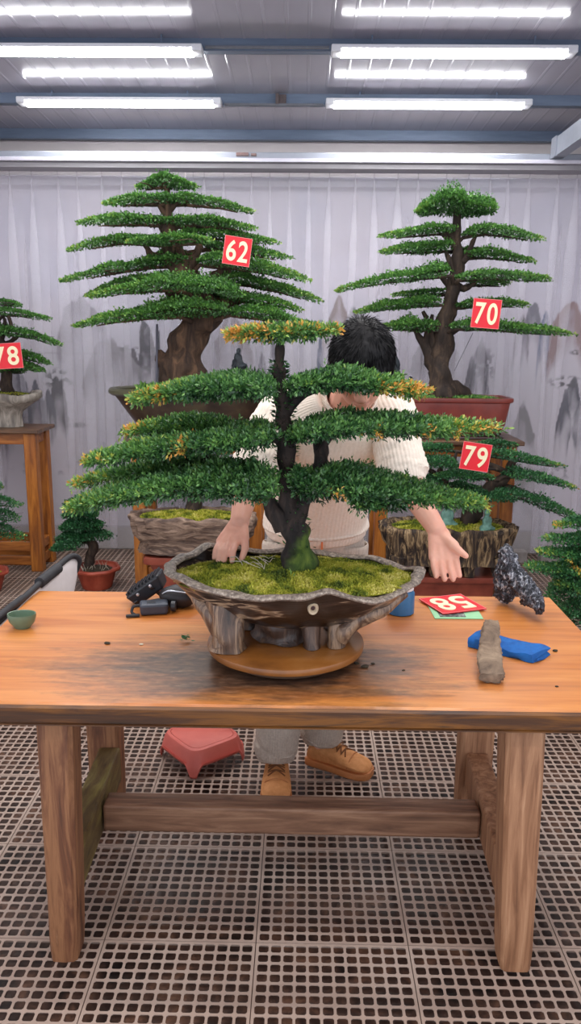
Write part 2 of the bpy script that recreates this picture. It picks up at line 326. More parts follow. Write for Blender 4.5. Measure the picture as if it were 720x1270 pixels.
def origin_to(o, loc):        # move a single-mesh thing's origin to its base
    loc = Vector(loc); o.data.transform(Matrix.Translation(-loc)); o.location = loc; return o

# ------------------------------------------------------------------ leaves
def npmesh(name, V, F, tint, mat, parent, off):
    me = bpy.data.meshes.new(name); n = len(V); k = F.shape[1]
    me.vertices.add(n); me.vertices.foreach_set('co', (V-off).astype(np.float32).ravel())
    me.loops.add(F.size); me.loops.foreach_set('vertex_index', F.astype(np.int32).ravel())
    me.polygons.add(len(F)); me.polygons.foreach_set('loop_start', np.arange(0, F.size, k, dtype=np.int32))
    me.update(calc_edges=True)
    if tint is not None:
        a = me.attributes.new('tint', 'FLOAT', 'POINT'); a.data.foreach_set('value', tint.astype(np.float32))
    return link(name, me, mat, parent, False)
def unit(a): return a/np.maximum(np.linalg.norm(a, axis=-1, keepdims=True), 1e-9)
def leaves(name, base, d, ln, wd, tint, mat, parent):
    n = len(base); d = unit(d); r = unit(rng.normal(size=(n, 3))); s = unit(np.cross(d, r)); nn = np.cross(s, d)
    ln = ln[:, None]; wd = wd[:, None]; mid = base+d*ln*.5
    V = np.stack([base, mid+s*wd*.5+nn*wd*.15, base+d*ln, mid-s*wd*.5+nn*wd*.15], 1).reshape(-1, 3)
    i = np.arange(n)[:, None]*4
    F = np.concatenate([i+np.array([[0, 1, 2]]), i+np.array([[0, 2, 3]])], 0)
    off = np.array(total_off(parent)); return npmesh(name, V, F, np.repeat(np.clip(tint, 0, 1), 4), mat, parent, off)
def total_off(q):
    v = Vector((0, 0, 0))
    while q is not None: v = v+q.location; q = q.parent
    return v
def spine(pts, Y, M=24):
    p = np.array([P(q[0], q[1], Y+(q[2] if len(q) > 2 else 0)) for q in pts]); s = np.concatenate([[0], np.cumsum(np.linalg.norm(np.diff(p, axis=0), axis=1))])
    t = np.linspace(0, s[-1], M); return np.stack([np.interp(t, s, p[:, k]) for k in range(3)], 1), s[-1]
def pad(root, mat, pts, Y, W, T, n, leaf=.014, tip='B', young=.35, base=.45, orange=(), sprig=0, wf=.45, dome=1.0, seed=None, name='foliage_pad', tipw=.12, tl_=.5, te=.8):
    S, L = spine(pts, Y); u = np.linspace(0, 1, 24)
    prof = np.sqrt(np.clip(1-(2*u-1)**2, 0, 1))*.55+.45*np.sin(pi*u)
    fade_l = np.clip(u/tl_, 0, 1)**te; fade_r = np.clip((1-u)/tl_, 0, 1)**te; rl = np.clip(u/.12, 0, 1)**.5; rr_ = np.clip((1-u)/.12, 0, 1)**.5
    pr = {'L': fade_l*rr_, 'R': rl*fade_r, 'B': np.minimum(fade_l, fade_r), 'N': rl*rr_}[tip]*(1-tipw)+tipw*np.minimum(np.clip(u/.02, 0, 1), np.clip((1-u)/.02, 0, 1))
    sd = seed if seed is not None else int(rng.integers(1, 9999))
    m = n if not sprig else n//sprig
    cdf = np.cumsum(pr+.08); cdf /= cdf[-1]; uu = np.interp(rng.random(m), cdf, u); v = rng.uniform(-1, 1, m)
    pp = np.interp(uu, u, pr); c = np.stack([np.interp(uu, u, S[:, k]) for k in range(3)], 1)
    clump = vn(np.stack([uu*L*18, v*W*18, np.zeros(m)], 1), 1, sd)
    keep = rng.random(m) < .35+clump*1.1; uu, v, pp, c, clump = uu[keep], v[keep], pp[keep], c[keep], clump[keep]; m = len(uu)
    tang = unit(np.stack([np.interp(uu, u, np.gradient(S[:, k])) for k in range(3)], 1))
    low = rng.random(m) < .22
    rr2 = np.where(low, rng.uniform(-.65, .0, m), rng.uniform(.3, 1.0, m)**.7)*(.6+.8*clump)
    dm = np.sqrt(np.clip(1-v*v, 0, 1))
    big = vn(np.stack([uu*L*7, v*W*7, np.zeros(m)], 1), 1, sd+5); T = T*(.65+.7*big)
    Wl = W*(.35+.65*pp)*(.55+.45*pp)*(.75+.5*vn(np.stack([uu*L*6, np.sign(v)*3, np.zeros(m)], 1), 1, sd+9))
    c = c + np.stack([rng.normal(0, leaf*.5, m), v*Wl, T*pp*dm*rr2*dome+(big-.5)*T*.7*pp], 1)
    c[:, 2] += np.where(rng.random(m) < .10, T*pp*rng.uniform(.1, .7, m), 0)
    outw = np.stack([(uu-.5)*1.2*np.sign(L), v*.9, np.where(low, -.5, .75)], 1)
    if tip in 'LR':
        sgn = 1 if tip == 'R' else -1
        outw[:, 0] = sgn*.5
    outw = outw + rng.normal(0, .55, (m, 3))
    edge = np.maximum({'L': 1-uu, 'R': uu, 'B': np.abs(2*uu-1), 'N': np.abs(2*uu-1)}[tip]**3, .14*np.abs(v)**4)
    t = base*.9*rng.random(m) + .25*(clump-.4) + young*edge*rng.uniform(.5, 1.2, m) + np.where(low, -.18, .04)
    for (ox, oy, orad) in orange:
        q = np.array(P(ox, oy, Y)); dd = np.sqrt((c[:, 0]-q[0])**2+(c[:, 2]-q[2])**2)
        hit = (dd < orad*Y/1000*rng.uniform(.4, 1.25, m)) & (v < .3) & (rng.random(m) < .75); t = np.where(hit, rng.uniform(.84, 1.02, m), t)
    if sprig:
        ax = unit(outw); k = sprig; f = np.tile(np.linspace(0, 1, k), m); A = np.repeat(ax, k, 0); B = np.repeat(c, k, 0)
        rad = unit(np.cross(A, rng.normal(size=A.shape))); b0 = B + A*(f[:, None]-.3)*leaf*1.7
        d = A*(.35+.55*f[:, None]) + rad*.9*(1.05-f[:, None]*.6)
        tt = np.repeat(t, k)+rng.normal(0, .05, m*k)+.10*f; nl = m*k
        return leaves(name, b0, d, leaf*rng.uniform(.7, 1.15, nl), leaf*wf*rng.uniform(.8, 1.2, nl), tt, mat, root)
    return leaves(name, c, outw, leaf*rng.uniform(.7, 1.25, m), leaf*wf*rng.uniform(.8, 1.25, m), t, mat, root)
def smoothpts(pts, rad, k=5):
    p = np.array([tuple(q) for q in pts]); n = len(p); t = np.arange(n); tt = np.linspace(0, n-1, (n-1)*k+1)
    out = []
    for x in tt:
        i = min(int(x), n-2); f = x-i; p0, p1, p2, p3 = p[max(i-1, 0)], p[i], p[i+1], p[min(i+2, n-1)]
        out.append(.5*((2*p1)+(-p0+p2)*f+(2*p0-5*p1+4*p2-p3)*f*f+(-p0+3*p1-3*p2+p3)*f**3))
    return [Vector(q) for q in out], list(np.interp(tt, t, rad))
def trunkpts(seq, Y):      # seq of (px, py, half width px[, dY])
    pts = [P(q[0], q[1], Y+(q[3] if len(q) > 3 else 0)) for q in seq]; rad = [q[2]*Y*.00098 for q in seq]; return pts, rad
def add_branches(mb, tr, padpts, Y, r=.012, sag=.02, seed=0):
    # a branch from the nearest trunk spot to the pad, then along its underside
    T = [Vector(p) for p in tr]
    for k, pts in enumerate(padpts):
        S, L = spine(pts, Y, 16); z0 = S[:, 2].mean()-.05
        best = min(T, key=lambda p: abs(p.z-z0)+.25*abs(p.x-S[8, 0])*0)
        i = int(np.argmin(np.abs(S[:, 0]-best.x))); left = S[0, 0]+S[-1, 0] < 2*best.x
        seq = range(i, -1, -1) if left else range(i, 16)
        q = [best]
        st = [Vector(S[j])-Vector((0, 0, sag)) for j in seq]
        if i in (0, 15): st = [best.lerp(st[0], .5)+Vector((0, 0, -.01))]+st
        q += st[1:] if len(st) > 3 else st
        q = q[:max(3, int(len(q)*.85))]; n = len(q)
        mb.tube(q, [r*(1-.8*a/(n-1)) for a in range(n)], 7, .35, 60, k+seed)
        # forks inside the pad, going forward and back
        for sgn in (-1, 1):
            for a in (n//3, 2*n//3):
                b0 = q[a]; mb.tube([b0, b0+Vector((random.uniform(-.05, .05), sgn*.06, .012)), b0+Vector((random.uniform(-.09, .09), sgn*.13, .018))], [r*.45, r*.3, r*.1], 5)

# ================================================================== THE ROOM
pitch = .4/12
pitch = .0325; marg = (.4-12*pitch)/2
def tile():
    v, f = [], []; th = .002
    for i in range(12):
        for j in range(12):
            x, y = marg+(i+.5)*pitch, marg+(j+.5)*pitch; a = pitch/2; hx = .0129; hy = .0127; c = .004; o = len(v)
            ex0 = a+(marg-.0012 if i == 0 else 0); ex1 = a+(marg-.0012 if i == 11 else 0); ey0 = a+(marg-.0012 if j == 0 else 0); ey1 = a+(marg-.0012 if j == 11 else 0)
            v += [(x-ex0, y-ey0, 0), (x+ex1, y-ey0, 0), (x+ex1, y+ey1, 0), (x-ex0, y+ey1, 0)]
            oc = [(-hx+c, -hy), (hx-c, -hy), (hx, -hy+c), (hx, hy-c), (hx-c, hy), (-hx+c, hy), (-hx, hy-c), (-hx, -hy+c)]
            v += [(x+p_, y+q_, 0) for p_, q_ in oc]; v += [(x+p_, y+q_, -th) for p_, q_ in oc]
            O = lambda k: o+4+k % 8
            f += [(o, o+1, O(1), O(0)), (o+1, o+2, O(3), O(2)), (o+2, o+3, O(5), O(4)), (o+3, o, O(7), O(6)), (o+1, O(2), O(1)), (o+2, O(4), O(3)), (o+3, O(6), O(5)), (o, O(0), O(7))]
            f += [(O(k), O(k+1), O(k+1)+8, O(k)+8) for k in range(8)]
            if j == 0: v += [(x-ex0, y-ey0, -.012), (x+ex1, y-ey0, -.012)]; n = len(v); f.append((o+1, o, n-2, n-1))
            if j == 11: v += [(x-ex0, y+ey1, -.012), (x+ex1, y+ey1, -.012)]; n = len(v); f.append((o+3, o+2, n-1, n-2))
            if i == 0: v += [(x-ex0, y-ey0, -.012), (x-ex0, y+ey1, -.012)]; n = len(v); f.append((o, o+3, n-1, n-2))
            if i == 11: v += [(x+ex1, y-ey0, -.012), (x+ex1, y+ey1, -.012)]; n = len(v); f.append((o+2, o+1, n-2, n-1))
    # four little drain rings per tile
    return v, f
tv, tf = tile(); mb = MB(); mb.v = tv; mb.f = tf
for i, j in ((2, 2), (10, 2), (2, 10), (10, 10)):
    mb.lathe([(.0075, -.002), (.0075, .0006), (.0050, .0008), (.0046, -.0015)], (marg+i*pitch, marg+j*pitch, 0), 10)
fl = mb.build('floor', m_grate, None, False); fl.location = (-.105-.4*8, 1.83-.4*3, 0); struct(fl)
for k, (n_, ax) in enumerate(((16, 0), (13, 1))):
    m = fl.modifiers.new('array', 'ARRAY'); m.count = n_; m.use_relative_offset = False; m.use_constant_offset = True
    m.constant_offset_displace = (.4 if ax == 0 else 0, .4 if ax == 1 else 0, 0)
g = MB().box(-3.4, 3.2, .5, 6.6, -.10, -.050).build('floor_base', m_ground, None, False); struct(g)

HC = 3.068
def HCF(y): return 3.07-.04*(y-4.24)
mb = MB(); xs = []
x = -3.4
while x < 3.3:
    xs += [(x, 0), (x+.046, 0), (x+.050, -.0016), (x+.062, -.0016), (x+.066, 0)]; x += .112
nx = len(xs); V = []
for (x, z) in xs: V += [(x, -1.2, HCF(-1.2)+z), (x, 6.4, HCF(6.4)+z)]
mb.add(V, [(2*i, 2*i+1, 2*i+3, 2*i+2) for i in range(nx-1)])
V = [(x, y, HCF(y)+.04) for x, _ in (xs[0], xs[-1]) for y in (-1.2, 6.4)]; mb.add(V, [(0, 2, 3, 1)])
struct(mb.build('ceiling', m_ceil, None, False))
struct(MB().box(-3.4, -3.34, 2.2, 6.28, -.1, 2.97).build('wall_left', m_wall, None, False)); struct(MB().box(3.14, 3.2, 2.2, 6.28, -.1, 2.97).build('wall_right', m_wall, None, False))
struct(MB().box(-3.4, 3.2, 6.29, 6.39, -.1, 2.975).build('wall_back', m_wall, None, False))
for k, (y, z0) in enumerate(((4.585, 2.998), (5.435, 2.962), (6.20, 2.925), (3.735, 3.03))):
    HC = HCF(y)
    mb = MB().box(-3.4, 3.2, y-.003, y+.003, z0, HC).box(-3.4, 3.2, y, y+.055, z0, z0+.006).box(-3.4, 3.2, y, y+.055, HC-.008, HC-.002).box(-3.4, 3.2, y+.050, y+.055, z0, z0+.018)
    struct(mb.build('trim_%d' % (k+1), m_purlin, None, False))
struct(MB().box(-.185, -.12, 5.415, 5.431, 2.955, 3.015).box(-.185, -.165, 5.39, 5.431, 2.955, 3.015).build('trim_5', flat('rusty_bracket', lin(96, 84, 84), .6, var=.3), None, False, .002))
# side beam running towards the camera on the right, with its end plate
struct(MB().box(1.57, 1.64, .8, 5.52, 2.675, 2.685).box(1.57, 1.64, .8, 5.52, 2.775, 2.785).box(1.57, 1.578, .8, 5.52, 2.685, 2.775).box(1.60, 1.61, .8, 5.52, 2.685, 2.775).box(1.56, 1.572, 5.42, 5.52, 2.67, 2.79).build('trim_6', m_beam, None, False))

# curtain rail: boxed header with a white rail under it
rl = thing('curtain_rail', 'long white and grey curtain rail under the ceiling, carrying the sheer curtains', 'curtain rail', (0, 5.6, 2.60))
MB().box(-3.33, 3.13, 5.53, 5.66, 2.665, 2.705).build('header_box', m_beam, rl, False, .004)
MB().box(-3.33, 3.13, 5.50, 5.64, 2.640, 2.664).build('front_rail', m_rail_w, rl, False, .004)
MB().box(-3.33, 3.13, 5.53, 5.66, 2.604, 2.639).box(-3.33, 3.13, 5.515, 5.53, 2.604, 2.612).build('track', m_rail_g, rl, False, .002)
MB().box(-.44, -.36, 5.515, 5.53, 2.68, 2.70).box(-.345, -.31, 5.515, 5.53, 2.68, 2.695).build('bracket', flat('rust_plate', lin(120, 96, 92), .6, var=.3), rl, False, .002)

# four ceiling tube lights
def tube_light(x0, x1, y, z, label, main=None):
    t = thing('tube_light', label, 'ceiling light', ((x0+x1)/2, y, z), 'tube lights under the ceiling')
    MB().box(x0, x1, y-.050, y+.050, z-.012, z+.008).build('housing', m_fix, t, False, .003)
    mb = MB(); prof = [(cos(a)*.050, sin(a)*.026-.0125) for a in np.linspace(pi, 2*pi, 13)]; n = len(prof)
    V = [(x, y+p, z+q) for x in (x0+.02, x1-.02) for p, q in prof]
    mb.add(V, [(k, k+1, n+k+1, n+k) for k in range(n-1)]+[tuple(range(n-1, -1, -1)), tuple(range(n, 2*n)), (0, n, 2*n-1, n-1)])
    mb.build('diffuser', m_emit, t, True)
    for a, b in ((x0-.03, x0+.022), (x1-.022, x1+.03)):
        MB().box(a, b, y-.053, y+.053, z-.028, z+.0085).build('end_cap', m_fix, t, False, .006)
    for f_ in (.15, .85): MB().box(x0+(x1-x0)*f_-.004, x0+(x1-x0)*f_+.004, y-.004, y+.004, z+.0082, HCF(y)-.002).build('hanger', m_purlin, t, False, .001)
    return t
xa = P(243, 59, 4.5).x; xb = P(418, 61, 4.5).x
tube_light(xa-1.2, xa, 4.53, 2.992, 'front left glowing tube light, cut by the left edge of the photo')
tube_light(xb, xb+1.18, 4.53, 2.992, 'front right glowing tube light, the longest one on the right of the ceiling')
tube_light(-1.74, -.546, 5.38, 2.966, 'rear left glowing tube light above the tree with card 62')
tube_light(.154, 1.347, 5.38, 2.966, 'rear right glowing tube light above the tree with card 70')
for (a, b, y, z, lb) in ((-.50, .11, 5.40, 2.952, 'thin grey conduit joining the two rear tube lights'), (xa+.04, xb-.04, 4.55, 3.004, 'thin grey conduit joining the two front tube lights')):
    o = MB().bar((a, y, z), (b, y, z), .014, .012).build('conduit', flat('conduit_grey', lin(110, 112, 120), .5), None, False, .002); tag(o, lb, 'conduit', 'conduits between the tube lights')

# printed backdrop behind the sheer curtain: ink-wash hills, rocks, a tree and a boat
def backdrop():
    nx, nz = 760, 400; X = np.linspace(-3.3, 3.1, nx); Z = np.linspace(.001, 2.6, nz); YB = 5.78
    XX, ZZ = np.meshgrid(X, Z, indexing='ij'); p3 = np.stack([XX, ZZ, XX*0], -1)
    a = fbm(p3, 3.0, 3, 5); b_ = fbm(p3*np.array([1, .35, 1]), 12.0, 9, 5); c = fbm(p3, 26.0, 5, 3)
    base = np.array(lin(203, 197, 208))*np.ones(XX.shape+(1,)); warm = np.array(lin(206, 198, 196)); cool = np.array(lin(188, 188, 204))
    w = np.clip((a-.42)*4, 0, 1)[..., None]; col = base*(1-.5*w)+cool*.5*w
    low = np.clip((1.75-ZZ)/.5, 0, 1)[..., None]*np.clip(a*1.6, 0, 1)[..., None]; col = col*(1-.35*low)+np.array(lin(196, 193, 188))*.35*low
    def blend(mask, rgb):
        nonlocal col; m = np.clip(mask, 0, 1)[..., None]; col = col*(1-m)+np.array(lin(*[c_*.8 for c_ in rgb]))*m
    def rock(px, py, pw, ph, rgb, k=.8, lean=0.):        # a tall rock: sharp dark top, fading into mist below
        q = P(px, py, YB); s = 5.6/1000; w = pw*s; h = ph*s
        dz = q.z-ZZ; dx = (XX-q.x-lean*dz)/w
        top = np.abs(dx)**1.6*.75*h + (b_-.5)*h*.75
        inside = np.clip((dz-top)/.02, 0, 1)*np.clip((1.0-np.abs(dx)+(a-.5)*.9)/.12, 0, 1)
        fade = np.clip(1-(dz-top)/h, 0, 1)**1.1
        blend(inside*np.clip(fade*1.3, 0, 1)*min(1.6, k*2.6)*np.clip(.35+1.5*(b_-.25), 0, 1.2), rgb)
    for r in ((178, 395, 15, 80, (58, 54, 62), .95, .08), (196, 400, 4, 75, (54, 60, 76), .9), (166, 425, 9, 55, (86, 80, 88), .8), (325, 428, 8, 60, (70, 66, 78), .85), (338, 405, 5, 90, (110, 106, 124), .6),
              (70, 462, 14, 65, (92, 90, 94), .85), (60, 478, 9, 45, (110, 112, 124), .7), (18, 440, 22, 100, (96, 98, 112), .8), (45, 470, 14, 70, (112, 116, 130), .7),
              (596, 430, 14, 70, (74, 74, 84), .95), (584, 448, 9, 50, (96, 94, 102), .8), (662, 372, 13, 55, (116, 116, 132), .85), (676, 384, 7, 60, (70, 100, 150), .9), (648, 392, 10, 40, (140, 132, 140), .6),
              (708, 372, 26, 60, (168, 130, 126), .6), (420, 366, 16, 45, (160, 138, 136), .55), (438, 380, 18, 50, (140, 140, 152), .55), (712, 468, 15, 70, (48, 56, 78), 1.0), (700, 486, 10, 60, (62, 66, 84), .9),
              (650, 500, 18, 60, (150, 148, 150), .6), (398, 400, 5, 90, (96, 110, 140), .7), (288, 380, 24, 60, (168, 152, 156), .55), (140, 420, 40, 60, (178, 172, 178), .5), (100, 360, 30, 60, (186, 180, 190), .5), (540, 400, 30, 60, (176, 170, 176), .5), (620, 560, 60, 60, (176, 174, 172), .5), (-20, 430, 20, 90, (90, 92, 104), .8), (745, 440, 26, 100, (84, 88, 104), .8)):
        rock(*r)
    def strokes(px, py, w, h, rgb, k, sc, th):            # brushy speckled foliage
        q = P(px, py, YB); s = 5.6/1000; d = ((XX-q.x)/(w*s))**2+((ZZ-q.z)/(h*s))**2
        blend(np.clip((fbm(p3, sc, 31, 3)-th)*14, 0, 1)*np.clip(1.2-d, 0, 1)*k, rgb)
    for sarg in ((72, 470, 20, 14, (60, 60, 62), .9, 34, .5), (700, 474, 22, 9, (40, 42, 48), .95, 34, .45), (716, 437, 12, 4, (50, 50, 54), .9, 30, .4), (180, 430, 14, 36, (44, 42, 48), .7, 30, .52), (98, 527, 14, 4, (110, 110, 112), .8, 40, .42),
                 (112, 572, 18, 5, (84, 84, 90), .9, 30, .35), (156, 432, 10, 5, (120, 116, 120), .7, 40, .45), (600, 455, 14, 26, (60, 60, 68), .7, 30, .5), (690, 585, 40, 10, (150, 150, 154), .7, 20, .5), (60, 580, 50, 10, (150, 152, 158), .6, 16, .5)):
        strokes(*sarg)
    q = P(130, 560, YB); blend((np.abs(XX-q.x) < .006)*(np.abs(ZZ-q.z) < .07)*.6, (110, 110, 116))
    for zz in (P(100, 438, YB).z, P(100, 520, YB).z): blend((np.abs(ZZ-zz) < .006)*(XX < -.9)*.25, (150, 146, 152))
    hem = ZZ < .17; blend(hem*.75, (206, 200, 190)); blend((np.abs(ZZ-.175) < .006)*.4, (160, 154, 150))
    V = np.stack([XX, np.full_like(XX, YB), ZZ], -1).reshape(-1, 3); i, j = np.meshgrid(np.arange(nx-1), np.arange(nz-1), indexing='ij'); i = i.ravel(); j = j.ravel()
    F = np.stack([i*nz+j, (i+1)*nz+j, (i+1)*nz+j+1, i*nz+j+1], 1)
    o = npmesh('printed_backdrop', V, F, None, m_print, None, np.zeros(3)); me = o.data
    at = me.attributes.new('print', 'FLOAT_COLOR', 'POINT'); at.data.foreach_set('color', np.concatenate([col.reshape(-1, 3), np.ones((nx*nz, 1))], 1).astype(np.float32).ravel())
    sm = o.modifiers.new('thickness', 'SOLIDIFY'); sm.thickness = .012; sm.offset = 1
    origin_to(o, (0, YB, .001)); tag(o, 'pale backdrop printed with ink-wash rocks, hills and a boat, behind the sheer curtains', 'backdrop')
backdrop()

# sheer pleated curtains: the cloth folds over itself at every pleat, so pleats read whiter
plx = [-165, -118, -72, -30, 13, 38, 70, 96, 128, 151, 183, 202, 218, 230, 241, 255, 278, 310, 333, 359, 385, 409, 439, 462, 494, 520, 553, 579, 607, 631, 658, 691, 713, 745, 775, 812, 850, 893]
def curtain(a, b, x0, x1, label):
    zs = np.concatenate([np.linspace(2.602, 2.35, 14), np.linspace(2.3, .05, 30)]); XP = [P(q, 225, 5.64).x for q in plx[a:b]]
    V = []; prng = random.Random(a); par = [(prng.uniform(.026, .044), prng.uniform(-.06, .06), prng.uniform(.6, 1.4)) for _ in XP]
    for e_ in ((-1,) if a == 0 else (0,)): par[e_] = (.010, 0., .8)
    for z in zs:
        k = min(1, max(0, (2.56-z)/.5)); kk = (2.6-z)/2.55; row = []
        xs = [x0]
        for (x, (w, dr, sp)) in zip(XP, par):
            ww = .004+w*(k**.7)*(1+.4*sin(z*2.3+x*5)); cx = x+dr*kk*.6+.01*sin(z*1.7+x*9); dep = .012+.03*k*sp
            row += [(cx-ww*1.8, 5.65), (cx-ww*.7, 5.645), (cx+ww*.35, 5.645-dep*.35), (cx+ww*.8, 5.645-dep*.75), (cx+ww*.3, 5.645-dep), (cx-ww*.4, 5.645-dep*.9), (cx-ww*.75, 5.645-dep*.45), (cx-ww*.2, 5.644-dep*.12), (cx+ww*.7, 5.644), (cx+ww*1.8, 5.65)]
        # gentle billow between pleats
        full = [(x0, 5.65)]
        for i in range(0, len(row)):
            if i % 10 == 0:
                p0 = full[-1]; q0 = row[i]
                for f in (.25, .5, .75): full.append((p0[0]+(q0[0]-p0[0])*f, 5.65+.012*sin(pi*f)*k))
            full.append(row[i])
        p0 = full[-1]
        for f in (.25, .5, .75, 1): full.append((p0[0]+(x1-p0[0])*f, 5.65))
        V += [(x, y, z+(.012*sin(x*2.2) if z < .1 else 0)) for x, y in full]; n = len(full)
    o = MB().grid(V, len(zs), n).build('curtain', m_curt, None, True, ang=0)
    hv = []
    origin_to(o, ((x0+x1)/2, 5.65, .05)); tag(o, label, 'curtain', 'sheer pleated curtains'); return o
cs = P(229.5, 225, 5.64).x
cl = curtain(0, 13, -3.3, cs-.005, 'sheer white pleated curtain on the left, behind the trees with cards 62 and 78')
cr = curtain(14, len(plx), cs+.005, 3.1, 'sheer white pleated curtain on the right, behind the tree with card 70 and the person')
for o, x0, x1 in ((cl, -3.3, cs-.005), (cr, cs+.005, 3.1)):      # stitched header bands
    mb = MB(); zz = (2.60, 2.52)
    nn = 120; V = [(x0+(x1-x0)*i/nn, 5.659, z) for i in range(nn+1) for z in zz]
    mb.add(V, [(2*i, 2*i+2, 2*i+3, 2*i+1) for i in range(nn)]); h = mb.build('header_band', m_curt, o, False)
# plain concrete blocks at the foot of the curtain, right
for (a, b, y0, lb) in ((1.50, 1.60, 5.57, 'small grey concrete block at the curtain foot, nearer the rock'), (1.69, 1.95, 5.55, 'wide grey concrete block at the curtain foot, behind the right-edge bonsai')):
    o = MB().box(a, b, y0-.06, y0+.03, .001, .085).build('concrete_block', m_conc, None, False, .006); origin_to(o, ((a+b)/2, y0, 0)); tag(o, lb, 'concrete block', 'concrete blocks at the curtain foot')

# ================================================================== WORK TABLE
TZ = .73
tb = thing('work_table', 'long orange lacquered wooden work table with heavy weathered legs', 'table', (-.025, 2.13, 0))
def slab(mb, x0, x1, y0, y1, z0, z1, nx=80, amp=.004, seed=0):
    # a thick plank with a slightly uneven front edge
    xs = np.linspace(x0, x1, nx); V = []
    sec = [(y0, z1-.006), (y0+.006, z1), (y1-.004, z1), (y1, z1-.004), (y1, z0), (y0+.012, z0), (y0+.002, z0+.012)]
    for x in xs:
        for k, (y, z) in enumerate(sec):
            d = amp*(mnoise.noise(Vector((x*5, k*.3+seed, 0)))+.5*mnoise.noise(Vector((x*17, k+seed, 3)))) if k in (0, 4, 5, 6) and y < y1-.01 else 0
            V.append((x, y+d, z+(d*.6 if k > 4 else 0)))
    n = len(sec); mb.grid(V, nx, n, True); o = len(mb.v)-nx*n
    mb.f.append(tuple(o+k for k in range(n))); mb.f.append(tuple(o+(nx-1)*n+k for k in range(n-1, -1, -1)))
    return mb
slab(MB(), -.868, .818, 1.7145, 2.541, TZ-.022, TZ).build('table_top', m_top, tb, True, ang=30)
slab(MB(), -.868, .818, 1.703, 1.7125, TZ-.056, TZ-.002, seed=4, amp=.0035).build('front_edge_board', m_edge, tb, True, ang=30); MB().box(-.864, .814, 1.722, 1.775, TZ-.052, TZ-.0225).build('front_batten', m_edge, tb, False, .004)
MB().box(-.864, -.80, 1.79, 2.535, TZ-.052, TZ-.0225).box(.75, .814, 1.79, 2.535, TZ-.052, TZ-.0225).box(-.79, .74, 2.48, 2.535, TZ-.052, TZ-.0225).build('under_frame', m_edge, tb, False, .004)
def leg(x0, y0, x1, y1, w0, d0, w1, d1, seed, ztop=TZ-.0565):
    # x0,y0 centre at the top, x1,y1 at the floor, chamfered and worn
    V = []; nz = 22; ns = 24
    for i in range(nz):
        t = i/(nz-1); z = ztop*(1-t)+.001*t; cx = x0+(x1-x0)*t; cy = y0+(y1-y0)*t; w_ = w0+(w1-w0)*t; d_ = d0+(d1-d0)*t
        if t > .93: w_ *= 1-.9*(t-.93); d_ *= 1-.9*(t-.93)
        for k in range(ns):
            a = 2*pi*(k+.5)/ns; ca, sa = cos(a), sin(a); p = 7.; n_ = (abs(ca)**p+abs(sa)**p)**(1/p)
            nn = 1+.03*mnoise.noise(Vector((ca*1.5+seed, sa*1.5, z*2.5)))+.015*mnoise.noise(Vector((ca*5+seed, sa*5, z*9)))
            V.append((cx+ca/n_*w_/2*nn, cy+sa/n_*d_/2*nn, z))
    mb = MB().grid(V, nz, ns, True); mb.f.append(tuple(range(ns-1, -1, -1))); mb.f.append(tuple((nz-1)*ns+k for k in range(ns))); return mb
leg(-.580, 1.795, -.590, 1.79, .088, .10, .072, .088, 1).build('leg', m_leg, tb, True, ang=35)
leg(.536, 1.795, .556, 1.785, .098, .10, .08, .088, 5).build('leg', m_leg2, tb, True, ang=35)
leg(-.637, 2.44, -.637, 2.44, .11, .09, .108, .085, 9).build('leg', m_leg, tb, True, ang=35)
leg(.582, 2.44, .582, 2.44, .112, .09, .11, .085, 13).build('leg', m_leg2, tb, True, ang=35)
MB().bar((-.598, 1.83, .185), (-.615, 2.40, .185), .07, .12).build('side_rail', m_railmoss, tb, False, .008)
MB().bar((.556, 1.83, .185), (.582, 2.40, .185), .07, .12).build('side_rail', m_leg2, tb, False, .008)
MB().bar((-.565, 2.13, .185), (.53, 2.13, .18), .075, .085).build('stretcher', m_rail, tb, False, .008)

# ================================================================== STANDS
def stand(name, label, x0, x1, y0, y1, h, legw=.078, rails=(.30,), group='tall wooden bonsai stands', ov=.035, apron=True):
    t = thing(name, label, 'plant stand', ((x0+x1)/2, (y0+y1)/2, 0), group)
    MB().box(x0-ov, x1+ov, y0-ov, y1+ov, h-.026, h).build('top_slab', m_slab, t, False, .005)
    for x in (x0, x1-legw):
        for y in (y0, y1-legw):
            MB().box(x, x+legw, y, y+legw, .0005, h-.0265).build('leg', m_stand, t, False, .006)
    mb = MB()
    for y in (y0+.012, y1-.012-.03): mb.box(x0+legw, x1-legw, y, y+.03, h-.10, h-.027)
    for x in (x0+.012, x1-.042): mb.box(x, x+.03, y0+legw, y1-legw, h-.10, h-.027)
    mb.build('apron', m_standx, t, False, .004)
    for z in rails:
        mb = MB()
        for y in (y0+.015, y1-.05): mb.box(x0+legw, x1-legw, y, y+.035, z-.06, z)
        for x in (x0+.015, x1-.05): mb.box(x, x+.035, y0+legw, y1-legw, z-.06, z)
        mb.build('lower_rail', m_standx, t, False, .004)
    return t
H1 = .965
stand('plant_stand', 'tall wooden stand under the dark bowl of the tree with card 62', -1.016, -.235, 4.75, 5.16, H1, rails=(.16,))
stand('plant_stand', 'tall wooden stand under the red-brown rectangular pot of the tree with card 70', .445, 1.272, 4.75, 5.16, H1, rails=(.16,))
t78 = stand('plant_stand', 'tall wooden stand at the left edge carrying the grey pot with card 78', -2.55, -1.72, 5.16, 5.47, .955, rails=(.20, .10), ov=.03)

